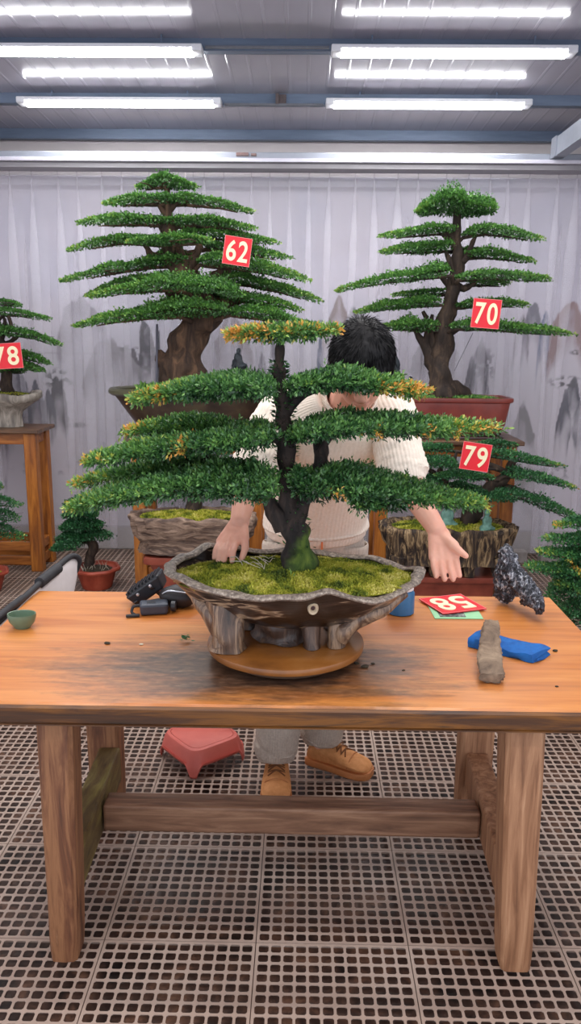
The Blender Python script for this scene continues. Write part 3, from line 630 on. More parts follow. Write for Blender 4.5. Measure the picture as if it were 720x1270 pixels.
# ================================================================== POTS AND TREES
def scatter_moss(name, root, fn, n, sz=.008, mat=None, tb_=.4, seed=0):
    # fn(u, v) -> surface point, u in [0,1) around, v radius 0..1
    u = rng.random(n); v = np.sqrt(rng.random(n)); b = np.array([fn(a, r) for a, r in zip(u, v)])
    d = np.stack([rng.normal(0, .55, n), rng.normal(0, .55, n), np.ones(n)*.8], 1)
    t = 1.9*(fbm(b, 22., seed, 3)-.32)+.40*rng.random(n)-.05
    return leaves(name, b, d, sz*rng.uniform(.6, 1.3, n), sz*.5*rng.uniform(.7, 1.3, n), t, mat or m_moss, root)
def soil_disc(name, root, c, a, b, h, mat, p=2.0, nr=10, ns=40, amp=.006, peak=None):
    V = []; c = Vector(c)
    for i in range(nr+1):
        r = i/nr
        for k in range(ns):
            th = 2*pi*k/ns; ca, sa = cos(th), sin(th); n_ = (abs(ca)**p+abs(sa)**p)**(1/p)
            x, y = a*r*ca/n_, b*r*sa/n_
            z = h*(1-r*r)+amp*mnoise.noise(Vector((x*25, y*25, c.z)))*(1 if r < .99 else 0)
            V.append(c+Vector((x, y, z)))
    mb = MB().grid(V, nr+1, ns, True); return mb.build(name, mat, root, True)
def soilfn(c, a, b, h, p=2.0):
    c = Vector(c)
    def f(u, r):
        th = 2*pi*u; ca, sa = cos(th), sin(th); n_ = (abs(ca)**p+abs(sa)**p)**(1/p)
        return (c.x+a*r*ca/n_, c.y+b*r*sa/n_, c.z+h*(1-r*r))
    return f

# ---- turntable on the table
tt = thing('turntable', 'round brown bonsai turntable on the work table under the main pot', 'turntable', (-.036, 2.015, TZ))
MB().lathe([(.150, 0), (.155, .002), (.155, .020), (.14, .026)], (-.036, 2.015, TZ+.0005), 64).build('base', m_turnb, tt, True)
MB().lathe([(.10, .0262), (.196, .0262), (.205, .030), (.207, .038), (.205, .046), (.199, .0490), (.05, .0490)], (-.036, 2.015, TZ+.0005), 80).build('disc', m_turn, tt, True)
DZ = TZ+.0495

# ---- the main bonsai in its carved log pot
PX, PY_ = -.017, 2.025
bn = thing('bonsai', 'large front bonsai with broad flat pads in a carved log-shaped pot on the turntable', 'bonsai', (PX, PY_, DZ+.0005))
A0, B0 = .330, .198
def rimz(a):
    x = cos(a); y = sin(a)
    z = .962-.010*x + .007*y + .007*sin(3*a+.8)+.006*sin(5*a+2.1)+.004*sin(9*a+.5)
    z += .016*math.exp(-((a-pi*1.02)/.22)**2)          # raised left end
    z += .008*math.exp(-((a-(pi*1.5+.25))/.10)**2)      # bump over the knot
    z += .012*math.exp(-((a-2.45)/.12)**2)+.006*math.exp(-((a-1.6)/.25)**2)   # bumps along the back
    z -= .012*math.exp(-((a-4.35)/.35)**2)
    return z
def rimr(a): return 1+.016*sin(4*a+.9)+.008*sin(7*a+1.0)+.004*sin(11*a)
def body_pt(a, s):
    # s 0 bottom centre .. 1 rim ; shallow sweeping bowl
    r = s**.80; z0 = .828; zr = rimz(a)-.004
    base = .20
    rad = base+(1-base)*r
    if s < .12: rad = (base+(1-base)*.12**.80)*(s/.12)
    f = max(0, (s-.12)/.88); z = z0+(zr-z0)*(.55*f+.45*f**2)
    k = rimr(a); g = 1+.035*sin(17*a+6*s)+.03*mnoise.noise(Vector((cos(a)*3, sin(a)*3, s*4)))
    g = 1+(g-1)*min(1, f*1.5)*(1-.85*f**3)
    return Vector((PX+A0*rad*k*g*cos(a), PY_+B0*rad*k*g*sin(a), z+.006*mnoise.noise(Vector((cos(a)*4, sin(a)*4, s*3)))*f))
NA = 160; V = []; rows = [i/26 for i in range(27)]
for s in rows: V += [body_pt(2*pi*k/NA, s) for k in range(NA)]
pot = MB().grid(V, len(rows), NA, True)
def foot(mb, px, py, dx, dy, w0, w1, zt, seed, top=None):
    # a splayed root-like foot that flares into the underside of the bowl
    pts = [];  n = 9
    for i in range(n):
        t = i/(n-1); z = DZ+.0015+(zt-DZ)*t; pts.append((px+dx*max(0, t-.15)**1.6, py+dy*max(0, t-.15)**1.6, z))
    rad = [w0*(1.12 if i == 0 else 1)+(w1-w0)*(i/(n-1))**2.2 for i in range(n)]
    mb.tube(pts, rad, 26, .12, 26, seed, up=(0, -1, .01), lump=.05)
pot_o = pot.build('pot', m_logpot, bn, True, ang=60)
for (fx, fy, dx, dy, w0, w1, zt, sd_, mm) in ((-.180, 1.935, -.012, .035, .041, .052, .905, 1, m_logfoot), (.030, 1.952, -.004, .03, .021, .048, .885, 2, m_logfootd), (.096, 1.960, .050, .03, .022, .050, .905, 3, m_logfoot), (-.14, 2.10, .0, -.02, .035, .05, .89, 4, m_logfootd), (.11, 2.10, .03, -.02, .035, .05, .89, 5, m_logfootd), (-.045, 2.04, 0, 0, .075, .09, .86, 6, m_logfootd)):
    mb = MB(); foot(mb, fx, fy, dx, dy, w0, w1, zt, sd_)
    if sd_ == 1: mb.tube(smoothpts([(-.285, 2.005, .925), (-.245, 1.975, .885), (-.205, 1.945, .845), (-.185, 1.937, .80)], [1]*4, 4)[0], list(np.linspace(.020, .040, 13)), 18, .15, 26, 2, lump=.05)
    if sd_ == 3: mb.tube(smoothpts([(.27, 1.985, .918), (.205, 1.95, .885), (.14, 1.945, .855), (.105, 1.957, .81)], [1]*4, 4)[0], list(np.linspace(.014, .026, 13)), 16, .15, 26, 2, lump=.05)
    mb.build('pot_foot', mm, pot_o, True, ang=70)
rb = []; 
for k in range(NA): 
    a = 2*pi*k/NA; p = body_pt(a, 1.0); rb.append((a, p))
V = []; sec = 8
for (a, p) in rb:
    c = Vector((PX, PY_, p.z)); out = Vector((cos(a)/A0, sin(a)/B0, 0)).normalized(); q = p-out*.009+Vector((0, 0, .002)); w_ = .0125+.004*mnoise.noise(Vector((cos(a)*6, sin(a)*6, 1)))
    for j in range(sec):
        b2 = 2*pi*j/sec; n_ = 1+.10*mnoise.noise(Vector((cos(a)*14, sin(a)*14, j*.8)))
        V.append(q+out*cos(b2)*w_*1.3*n_+Vector((0, 0, sin(b2)*w_*.62*n_)))
mb = MB(); mb.v = [tuple(v) for v in V]; mb.f = [(i*sec+j, ((i+1) % NA)*sec+j, ((i+1) % NA)*sec+(j+1) % sec, i*sec+(j+1) % sec) for i in range(NA) for j in range(sec)]
mb.build('pot_rim', m_rim, pot_o, True)
a = pi*1.5+.17; kc = body_pt(a, .80); kn = Vector((.1, -1, -.25)).normalized(); rot = kn.to_track_quat('Z', 'Y').to_matrix()
MB().lathe([(.0135, -.006), (.0135, .004), (.011, .008), (.0075, .006), (.006, .001), (.0055, .0005)], kc+kn*.002, 20, M=rot, sy=1.3).build('knot', m_knot, pot_o, True); MB().lathe([(.0052, .0012), (.004, .0016), (.001, .0014)], kc+kn*.002, 14, M=rot, sy=1.3).build('knot_hole', m_dkwood, pot_o, True)
MZ = .942
mc = (PX+.0, PY_+.0, MZ+.003)
soil_disc('moss_bed', bn, mc, A0*.955, B0*.94, .024, m_mossbase, 2.0, 14, 64, .010)
mfn0 = soilfn(mc, A0*.95, B0*.93, .025)
def mfn(u, r):
    x, y, z = mfn0(u, r); return (x, y, z+.007*mnoise.noise(Vector((x*30, y*30, 2)))-.001)
scatter_moss('moss', bn, mfn, 30000, .0095, seed=5)
# trunk
Yt = 2.03
tr_main = [(371, 712, 23), (370, 690, 20), (368, 672, 20), (364, 650, 17), (361, 630, 14.5), (357, 604, 11.5), (354, 580, 10.5), (355, 556, 11), (353, 536, 11), (352, 512, 11), (350, 490, 9), (346, 462, 7), (347, 440, 6.5), (348, 420, 4)]
pts, rad = trunkpts(tr_main, Yt); sp, sr = smoothpts(pts, rad, 4)
mb = MB().tube(*smoothpts(pts, rad, 8), 30, .30, 26, 1)
for bseq in ([(364, 655, 15), (374, 628, 11), (386, 607, 9), (393, 588, 9), (397, 570, 9), (398, 550, 8, .03), (400, 535, 4, .05)],
             [(352, 655, 13), (340, 633, 12), (330, 615, 8), (318, 603, 6, -.03), (296, 598, 4, -.05)],
             [(351, 520, 9), (360, 505, 7), (371, 492, 6), (384, 484, 5), (410, 482, 3)], [(350, 500, 7), (340, 487, 6), (325, 482, 4), (300, 483, 3)],
             [(356, 560, 8), (345, 545, 6), (325, 542, 5, -.04), (290, 545, 3, -.06)], [(395, 580, 7), (412, 600, 5), (440, 606, 4)], [(397, 562, 6), (415, 537, 5), (450, 533, 3)],
             [(300, 603, 4, .02), (256, 590, 5, .05), (254, 572, 6, .06), (258, 556, 4, .05)], [(262, 598, 4, .04), (234, 585, 4, .06), (232, 570, 5, .06), (236, 556, 3, .05)]):
    p_, r_ = trunkpts(bseq, Yt); s_, q_ = smoothpts(p_, r_, 4); mb.tube(s_, q_, 12, .3, 30, len(mb.v) % 50)
for k in range(8):
    a = k*pi/4+.3; b0 = Vector(pts[1]); mb.tube([b0+Vector((cos(a)*.02, sin(a)*.02, 0)), b0+Vector((cos(a)*.036, sin(a)*.034, -.03)), b0+Vector((cos(a)*.055, sin(a)*.05, -.05))], [.016, .011, .005], 8, .3, 40, k)
mb.build('trunk', m_barkmoss, bn, True, ang=70)
LA = dict(leaf=.0135, sprig=7, wf=.42, mat=None)
def mpad(pts, W, T, n, Y=2.0, **kw):
    W, T, n = W*.96, T*.74, int(n*1.3); d = dict(leaf=.0128, sprig=7, wf=.42, base=.55, te=.95, tl_=.55, tipw=.10); d.update(kw); return pad(bn, m_leafA, pts, Y, W, T, n, **d)
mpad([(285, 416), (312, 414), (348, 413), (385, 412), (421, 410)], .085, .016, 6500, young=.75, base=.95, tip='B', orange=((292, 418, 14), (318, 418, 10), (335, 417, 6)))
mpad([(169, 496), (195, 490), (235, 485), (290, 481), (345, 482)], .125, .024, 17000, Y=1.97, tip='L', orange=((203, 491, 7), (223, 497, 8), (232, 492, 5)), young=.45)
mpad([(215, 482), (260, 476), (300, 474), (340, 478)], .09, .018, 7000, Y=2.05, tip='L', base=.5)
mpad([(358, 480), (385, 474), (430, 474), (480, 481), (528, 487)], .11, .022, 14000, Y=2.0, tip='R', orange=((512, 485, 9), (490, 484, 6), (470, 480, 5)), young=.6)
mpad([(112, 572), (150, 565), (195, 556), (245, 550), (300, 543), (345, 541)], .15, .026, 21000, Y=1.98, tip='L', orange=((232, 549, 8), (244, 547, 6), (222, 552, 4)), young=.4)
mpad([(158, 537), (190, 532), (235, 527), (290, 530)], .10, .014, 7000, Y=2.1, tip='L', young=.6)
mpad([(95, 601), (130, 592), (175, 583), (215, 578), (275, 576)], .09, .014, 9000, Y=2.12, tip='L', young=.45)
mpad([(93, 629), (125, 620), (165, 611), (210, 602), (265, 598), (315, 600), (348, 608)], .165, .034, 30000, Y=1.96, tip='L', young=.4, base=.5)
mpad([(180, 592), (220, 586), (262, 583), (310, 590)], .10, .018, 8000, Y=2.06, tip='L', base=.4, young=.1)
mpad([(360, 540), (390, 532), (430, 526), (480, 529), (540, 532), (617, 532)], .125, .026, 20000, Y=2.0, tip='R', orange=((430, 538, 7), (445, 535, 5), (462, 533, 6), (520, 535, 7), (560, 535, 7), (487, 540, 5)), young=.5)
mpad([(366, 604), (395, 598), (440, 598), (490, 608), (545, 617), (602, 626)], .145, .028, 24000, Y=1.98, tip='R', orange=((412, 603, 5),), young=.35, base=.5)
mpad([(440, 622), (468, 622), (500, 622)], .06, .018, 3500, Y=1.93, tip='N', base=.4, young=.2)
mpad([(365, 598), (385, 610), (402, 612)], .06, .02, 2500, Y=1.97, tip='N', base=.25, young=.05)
# little leaves sprouting straight from the trunk
sb, sd_ = [], []
for i in range(520):
    k = int(6+(len(sp)-12)*random.random()**.6); p = sp[k]; a = random.uniform(0, 2*pi); o = Vector((cos(a), sin(a), .1)); sb.append(tuple(p+o*sr[k]*1.0)); sd_.append((o.x, o.y, random.uniform(-.3, .9)))
leaves('trunk_shoots', np.array(sb), np.array(sd_), rng.uniform(.010, .019, 520), rng.uniform(.004, .007, 520), rng.random(520)*.45, m_leafA, bn)['kind'] = 'stuff'
# dry rootlets at the left of the bed
mb = MB()
for k in range(9):
    x0, y0 = random.uniform(285, 330), random.uniform(688, 700); q = [PZ(x0+i*random.uniform(4, 8), y0+i*random.uniform(-1, 4), MZ+.034+.006*random.random()) for i in range(4)]
    mb.tube(q, [.0012, .0012, .001, .0006], 5)
mb.build('rootlet', m_twig, bn, True)['kind'] = 'stuff'
fl_ = PZ(361, 716, MZ+.03)
o = leaves('fallen_leaf', np.array([fl_+Vector((0, 0, .003)), fl_+Vector((.004, -.002, .003))]), np.array([(-.25, .1, 1.0), (.3, -.2, .6)]), np.array([.022, .012]), np.array([.011, .006]), np.array([.75, .7]), m_leafA, None)
origin_to(o, fl_); tag(o, 'single lime-green fallen leaf on the moss in front of the main trunk', 'leaf')

# ---- big tree, card 62
Y2 = 4.95
b62 = thing('bonsai', 'widest rear bonsai with thick brown trunk in a dark conical bowl, carrying card 62', 'bonsai', (-.655, Y2, H1+.0005))
cx = (P(135, 476, Y2).x+P(345, 476, Y2).x)/2; rw = (P(345, 476, Y2).x-P(135, 476, Y2).x)/2
zr = P(240, 478, Y2).z-.015
pt = MB().lathe([(.10, 0), (.58*rw, 0), (.62*rw, .012), (.93*rw, zr-H1-.045), (.93*rw, zr-H1-.03), (.88*rw, zr-H1-.03), (.80*rw, zr-H1-.05)], (cx, Y2, H1+.001), 72, sy=.62).build('pot', m_pot62, b62, True)
MB().lathe([(.89*rw, -.046), (.965*rw, -.042), (1.0*rw, -.03), (1.0*rw, -.012), (.975*rw, 0), (.93*rw, 0), (.90*rw, -.010), (.89*rw, -.04)], (cx, Y2, zr), 72, sy=.63).build('pot_rim', m_pot62rim, pt, True)
sc_ = (cx, Y2, zr-.032); soil_disc('soil', b62, sc_, .90*rw, .56*rw, .035, m_soil)
scatter_moss('moss', b62, soilfn(sc_, .86*rw, .5*rw, .036), 4500, .013, seed=3)
T62 = [(226, 476, 27), (224, 455, 23), (229, 432, 20), (243, 408, 19), (254, 392, 19), (250, 376, 17), (236, 352, 15), (222, 332, 15), (214, 312, 12), (210, 290, 8), (209, 265, 6), (208, 242, 4), (207, 230, 2)]
pts, rad = trunkpts(T62, Y2); sp62, sr62 = smoothpts(pts, rad, 4); mb = MB().tube(sp62, sr62, 26, .28, 10, 3, lump=.06)
for bs_ in ([(215, 478, 14), (206, 458, 12), (200, 444, 8), (197, 434, 3)], [(238, 476, 16), (243, 482, 8), (250, 488, 3)], [(254, 392, 14), (268, 382, 12), (285, 372, 8), (310, 366, 5)], [(222, 332, 9), (240, 318, 6), (246, 306, 4), (250, 298, 2)],
            [(228, 340, 8), (242, 322, 5), (243, 310, 3)], [(262, 345, 6), (276, 338, 5), (280, 325, 3)], [(270, 350, 6), (281, 342, 4), (285, 330, 3)], [(214, 318, 7), (190, 318, 5), (183, 308, 3), (176, 300, 2)], [(226, 344, 8), (218, 362, 6), (205, 362, 4)], [(252, 380, 10), (225, 385, 7), (190, 390, 4)],
            [(210, 300, 5), (200, 285, 3), (198, 276, 2)], [(209, 270, 4), (198, 256, 3), (192, 250, 2)], [(209, 262, 4), (217, 254, 3), (222, 250, 2)]):
    p_, r_ = trunkpts(bs_, Y2); s_, q_ = smoothpts(p_, r_, 3); mb.tube(s_, q_, 10, .35, 18, len(mb.v) % 40)
pads62 = [([(170, 233), (190, 229), (207, 227), (228, 229), (245, 233)], .17, .042, 2600, 'B', 0),
 ([(131, 253), (160, 250), (192, 249), (222, 249)], .20, .034, 2600, 'L', 0), ([(206, 249), (240, 250), (275, 254), (316, 264)], .20, .032, 2700, 'R', .03),
 ([(99, 277), (130, 275), (170, 274), (212, 276)], .22, .034, 3000, 'L', 0), ([(204, 276), (245, 276), (285, 279), (320, 285)], .22, .034, 3000, 'R', 0),
 ([(87, 311), (118, 303), (152, 297), (190, 299), (225, 304)], .24, .040, 3600, 'L', .05), ([(160, 300), (200, 299), (240, 298), (264, 299)], .20, .040, 3000, 'B', -.22), ([(222, 292), (262, 291), (305, 295), (347, 302)], .20, .034, 2800, 'R', .1),
 ([(255, 305), (290, 308), (325, 315), (364, 321)], .20, .032, 2600, 'R', .15), ([(77, 349), (108, 341), (145, 334), (185, 327), (240, 324)], .25, .040, 4200, 'L', 0), ([(185, 320), (215, 315), (240, 320)], .16, .04, 1600, 'B', .1),
 ([(247, 324), (285, 327), (330, 335), (384, 349)], .24, .048, 4300, 'R', -.05), ([(109, 367), (145, 354), (190, 346), (240, 342)], .24, .040, 3600, 'L', .12), ([(268, 346), (310, 350), (350, 359), (399, 375)], .25, .046, 4400, 'R', .1),
 ([(112, 368), (150, 360), (205, 355), (260, 357), (304, 366)], .26, .060, 6500, 'L', -.22), ([(272, 367), (310, 371), (345, 378), (374, 386)], .22, .042, 3200, 'R', .0),
 ([(94, 405), (135, 396), (185, 390), (240, 387), (290, 387)], .28, .056, 6800, 'L', -.2), ([(170, 388), (215, 378), (260, 373)], .22, .045, 3000, 'L', .15), ([(285, 386), (320, 391), (352, 398), (388, 404)], .22, .050, 3800, 'R', -.12), ([(225, 360), (262, 362), (300, 372)], .2, .05, 2600, 'B', .1)]
add_branches(mb, sp62, [[(q[0], q[1], dd) for q in pp] for (pp, W_, T_, n_, tp, dd) in pads62], Y2, .014, .022, 7)
mb.build('trunk', m_bark62, b62, True, ang=70)
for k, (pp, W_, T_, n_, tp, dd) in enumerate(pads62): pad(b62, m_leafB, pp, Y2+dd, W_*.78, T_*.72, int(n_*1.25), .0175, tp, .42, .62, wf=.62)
st_ = P(194, 470, 4.9); MB().tube([P(194, 478, 4.9), P(194.5, 402, 4.9)], .007, 8).build('support_stake', flat('stake_grey', lin(96, 96, 108), .5), b62, True)
# ferny tufts at the left of the bowl
gb, gd = [], []
for i in range(420):
    q = P(random.uniform(172, 214), random.uniform(470, 480), 4.82+random.uniform(-.06, .12)); gb.append((q.x, q.y, zr-.02+random.uniform(0, .035))); gd.append((random.uniform(-1, 1), random.uniform(-1, 1), random.uniform(.1, 1)))
leaves('fern_tuft', np.array(gb), np.array(gd), rng.uniform(.02, .05, 420), rng.uniform(.008, .014, 420), rng.uniform(.3, .75, 420), m_leafB, b62)

# ---- tree with card 70
b70 = thing('bonsai', 'right rear bonsai with domed top in a red-brown rectangular pot, carrying card 70', 'bonsai', (.86, Y2, H1+.0005))
px0, px1 = P(470, 497, 4.78).x, P(640, 497, 4.78).x; cx = (px0+px1)/2; hw = (px1-px0)/2; z70 = P(560, 494, 4.78).z
def rect(mb, prof, cx, cy, z, ratio=.42, p=9): return mb.lathe(prof, (cx, cy, z), 72, sy=ratio, p=p)
hh = z70-H1
pt = rect(MB(), [(.2, .034), (hw*.84, .034), (hw*.86, .04), (hw*.88, .065), (hw*.90, .08), (hw*.955, hh-.03), (hw*.99, hh-.026), (hw, hh-.02), (hw, hh-.002), (hw*.985, hh), (hw*.94, hh), (hw*.92, hh-.02), (hw*.9, hh-.045)], cx, Y2-.0, H1).build('pot', m_pot70, b70, True, ang=30)
rect(MB(), [(hw*.86, .0), (hw*.9, .004), (hw*.88, .012), (hw*.80, .016), (hw*.85, .022), (hw*.86, .032), (hw*.8, .0335)], cx, Y2, H1+.001).build('pot_base', m_dkwood, pt, True, ang=30)
sc_ = (cx, Y2, z70-.03); soil_disc('soil', b70, sc_, hw*.93, hw*.93*.40, .03, m_soil, 8)
scatter_moss('grass', b70, soilfn(sc_, hw*.9, hw*.36, .032, 8), 4200, .020, m_leafB, seed=8)
T70 = [(549, 492, 21), (547, 478, 16), (545, 455, 14), (548, 425, 12), (553, 395, 10), (558, 372, 9), (563, 350, 8), (568, 330, 8), (567, 312, 6), (566, 290, 5), (567, 270, 4), (567, 252, 2)]
pts, rad = trunkpts(T70, Y2); sp70, sr70 = smoothpts(pts, rad, 4); mb = MB().tube(sp70, sr70, 22, .25, 14, 9, lump=.05)
for bs_ in ([(552, 486, 12), (566, 482, 9), (578, 490, 7), (586, 496, 3)], [(540, 486, 12), (528, 488, 8), (518, 495, 4)], [(560, 487, 9), (568, 492, 7), (570, 498, 4)], [(541, 466, 9), (533, 440, 8), (527, 428, 6), (519, 418, 4), (514, 410, 3)], [(534, 440, 6), (536, 420, 5), (534, 405, 3), (536, 390, 2)], [(528, 425, 4), (530, 400, 3), (524, 386, 2)],
            [(549, 420, 7), (558, 414, 4), (570, 406, 3)], [(562, 352, 5), (575, 358, 4), (590, 350, 2)], [(568, 325, 5), (578, 320, 4), (586, 300, 3), (590, 294, 2)], [(566, 312, 4), (560, 300, 3), (548, 290, 2)], [(565, 300, 4), (556, 290, 3), (552, 284, 2)], [(563, 345, 4), (556, 322, 4), (552, 312, 2)], [(560, 360, 4), (542, 335, 3), (541, 322, 2)], [(548, 410, 4), (562, 385, 3), (572, 382, 2)]):
    p_, r_ = trunkpts(bs_, Y2); s_, q_ = smoothpts(p_, r_, 3); mb.tube(s_, q_, 10, .3, 20, len(mb.v) % 40)
pads70 = [([(472, 293), (505, 290), (540, 287), (566, 285)], .19, .030, 2300, 'L', 0), ([(574, 291), (600, 287), (632, 290), (674, 298)], .19, .030, 2500, 'R', 0),
 ([(472, 313), (505, 310), (535, 309), (564, 308)], .19, .036, 2500, 'L', .05), ([(572, 317), (600, 316), (630, 319), (663, 326)], .19, .030, 2300, 'R', .05), ([(560, 313), (580, 312), (596, 309)], .12, .025, 900, 'B', .12),
 ([(419, 361), (455, 351), (495, 345), (530, 341), (560, 338)], .24, .050, 4600, 'L', -.08), ([(567, 344), (605, 341), (645, 344), (684, 347)], .23, .042, 3600, 'R', -.08), ([(488, 366), (515, 364), (553, 362)], .18, .022, 1500, 'L', .15), ([(580, 350), (605, 351), (632, 352)], .18, .02, 1100, 'R', .15),
 ([(441, 388), (480, 380), (515, 376), (549, 375)], .23, .040, 3800, 'L', 0), ([(567, 379), (600, 376), (630, 377), (656, 379)], .2, .030, 2300, 'R', 0),
 ([(473, 406), (510, 406), (543, 407)], .21, .042, 2800, 'L', -.05), ([(558, 405), (600, 405), (650, 409), (712, 415)], .24, .042, 4400, 'R', -.08), ([(515, 346), (540, 333), (560, 330)], .12, .03, 900, 'L', .1)]
add_branches(mb, sp70, [[(q[0], q[1], dd) for q in pp] for (pp, W_, T_, n_, tp, dd) in pads70], Y2, .011, .018, 3)
mb.build('trunk', m_bark, b70, True, ang=70)
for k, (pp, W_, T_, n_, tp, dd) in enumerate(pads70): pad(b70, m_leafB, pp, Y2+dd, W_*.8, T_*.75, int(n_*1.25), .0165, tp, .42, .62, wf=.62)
pad(b70, m_leafB, [(519, 262), (540, 257), (567, 255), (592, 257), (614, 262)], Y2, .17, .078, 14000, .0165, 'B', .3, .6, wf=.62, te=.42, tipw=.2)
MB().tube([P(586, 413, 4.75), P(563, 460, 4.72)], .002, 5).build('guy_wire', m_black, b70, True)
# ---- tree with card 79, low in a bark textured trough
def trough(name_root, x0, x1, yc, z0, z1, ratio, mat, rough_amp, seed, flare=.12, rimmat=None, feet=False, root=None):
    cx, a = (x0+x1)/2, (x1-x0)/2; NA = 120; V = []; prof = [(.0, .05), (.80, .05), (.86, .02), (.90-flare*.4, .25), (.93, .5), (.97, .75), (1.0, .92), (1.0, 1.0), (.95, 1.03), (.88, 1.0), (.84, .9)]
    for j, (r, s) in enumerate(prof):
        for k in range(NA):
            th = 2*pi*k/NA; ca, sa = cos(th), sin(th); p = 3.2; n_ = (abs(ca)**p+abs(sa)**p)**(1/p); q = r
            if 1 < j < 9:
                q *= 1+rough_amp*(.6*sin(th*23+seed+2*mnoise.noise(Vector((ca*3, sa*3, s))))*.5+mnoise.noise(Vector((ca*9+seed, sa*9, s*1.6)))+.5*mnoise.noise(Vector((ca*20+seed, sa*20, s*4))))
            zz = z0+(z1-z0)*s+(.02*mnoise.noise(Vector((ca*4, sa*4, seed)))*(1 if s > .8 else .2))
            V.append((cx+a*q*ca/n_, yc+a*ratio*q*sa/n_, zz))
    mb = MB().grid(V, len(prof), NA, True)
    if feet:
        for sx in (-.78, .72, -.2, .3):
            for sy in (-.6, .6): mb.tube([(cx+a*sx, yc+a*ratio*sy, z0+.05), (cx+a*sx*1.03, yc+a*ratio*sy*1.05, z0-.03), (cx+a*sx*1.05, yc+a*ratio*sy*1.05, z0-.058)], [.05, .035, .03], 10, .2, 30, sx)
    return mb.build(name_root, mat, root, True, ang=60), cx, a
Y3 = 4.46
def plinth(label, x0, x1, yc, h, group, ratio=.4, steps=True):
    cx, a = (x0+x1)/2, (x1-x0)/2
    t = thing('plinth', label, 'plinth', (cx, yc, 0), group)
    rect(MB(), [(a*.8, .0), (a*.94, .002), (a*.98, h*.12), (a*.9, h*.25), (a*.93, h*.72), (a, h*.8), (a, h*.86), (a*.8, h*.862)], cx, yc, .001, ratio).build('body', m_plinth, t, True, ang=30)
    rect(MB(), [(a*.82, h*.865), (a*1.14, h*.866), (a*1.16, h*.90), (a*1.14, h-.002), (a*.8, h-.0015)], cx, yc, .001, ratio*1.0).build('top_board', m_plinth, t, True, ang=30)
    return t
plinth('maroon glazed plinth on the floor under the bark-textured trough with the two figurines', P(497, 720, Y3).x, P(613, 720, Y3).x, Y3, .245, 'glazed plinths under the low pots')
b79 = thing('bonsai', 'low right bonsai with long drooping pads in a bark-textured trough, carrying card 79', 'bonsai', (.85, Y3, .246))
x0, x1 = P(474, 660, Y3).x, P(635, 660, Y3).x; zt = P(560, 658, Y3-.15).z
po, cx, a = trough('pot', x0, x1, Y3, .31, zt, .46, m_barkpot, .10, 3, feet=True, root=b79)
sc_ = (cx, Y3, zt-.02); soil_disc('moss_bed', b79, sc_, a*.86, a*.40, .03, m_mossbase, 3.2); scatter_moss('moss', b79, soilfn(sc_, a*.84, a*.38, .032, 3.2), 6000, .014, seed=11)
pts, rad = trunkpts([(575, 660, 13), (580, 648, 11), (588, 634, 10.5), (598, 620, 9), (608, 606, 8), (620, 597, 8), (630, 586, 7), (634, 573, 5), (632, 560, 3)], Y3); sp79, sr79 = smoothpts(pts, rad, 4); mb = MB().tube(sp79, sr79, 16, .25, 20, 2)
for bs_ in ([(588, 634, 8), (570, 618, 6), (555, 606, 5), (545, 590, 4), (548, 575, 3)], [(600, 616, 6), (615, 608, 5), (624, 604, 4), (640, 606, 3)], [(545, 592, 3), (530, 582, 3), (515, 578, 2)], [(630, 586, 5), (610, 578, 4), (596, 572, 2)], [(550, 600, 4), (560, 580, 3), (566, 560, 2)]):
    p_, r_ = trunkpts(bs_, Y3); s_, q_ = smoothpts(p_, r_, 3); mb.tube(s_, q_, 9, .3, 24, len(mb.v) % 40)
pads79 = [([(500, 557), (525, 555), (562, 556)], .16, .025, 1500, 'L', .1), ([(590, 552), (615, 551), (641, 552)], .15, .03, 1300, 'B', .1), ([(508, 574), (535, 573), (566, 575)], .2, .045, 2600, 'N', -.05),
 ([(600, 562), (630, 566), (662, 572), (700, 578)], .18, .026, 2400, 'R', 0), ([(625, 588), (655, 589), (685, 597), (716, 606)], .18, .036, 2800, 'R', -.05), ([(612, 612), (645, 615), (680, 629), (708, 641), (730, 650)], .2, .045, 3800, 'R', -.1),
 ([(540, 591), (575, 589), (612, 592)], .2, .035, 2600, 'B', -.1), ([(545, 603), (570, 604), (598, 606)], .2, .025, 1500, 'B', .1), ([(566, 614), (600, 615), (634, 621)], .2, .034, 2400, 'B', -.1), ([(505, 592), (525, 595), (548, 602)], .18, .05, 2400, 'N', 0)]
add_branches(mb, sp79, [[(q[0], q[1], dd) for q in pp] for (pp, W_, T_, n_, tp, dd) in pads79], Y3, .009, .015, 5); mb.build('trunk', m_bark, b79, True, ang=70)
for (pp, W_, T_, n_, tp, dd) in pads79: pad(b79, m_leafC, pp, Y3+dd, W_*.72, T_*.7, int(n_*1.1), .0145, tp, .6 if tp == 'R' else .35, .5, wf=.6, te=1.0)

# ---- low tree in a layered stone pot, left stand
plinth('maroon glazed plinth on the floor under the long layered stone pot', P(190, 720, Y3).x, P(300, 720, Y3).x, Y3, .338, 'glazed plinths under the low pots')
bst = thing('bonsai', 'bonsai in a long layered stone pot, its crown mostly hidden behind the main tree', 'bonsai', (-.58, Y3, .339))
x0, x1 = P(163, 650, Y3).x, P(316, 650, Y3).x; zt = P(240, 645, Y3-.15).z
po, cx, a = trough('pot', x0, x1, Y3, .352, zt, .44, m_stonepot, .09, 8, flare=.3, root=bst)
sc_ = (cx, Y3, zt-.02); soil_disc('moss_bed', bst, sc_, a*.86, a*.38, .03, m_mossbase, 3.2); scatter_moss('moss', bst, soilfn(sc_, a*.84, a*.36, .032, 3.2), 6000, .014, seed=12)
pts, rad = trunkpts([(236, 650, 11), (240, 630, 9), (246, 605, 8), (243, 585, 7), (245, 568, 5), (243, 556, 3)], Y3+.05); s_, q_ = smoothpts(pts, rad, 4); mb = MB().tube(s_, q_, 14, .25, 20, 2)
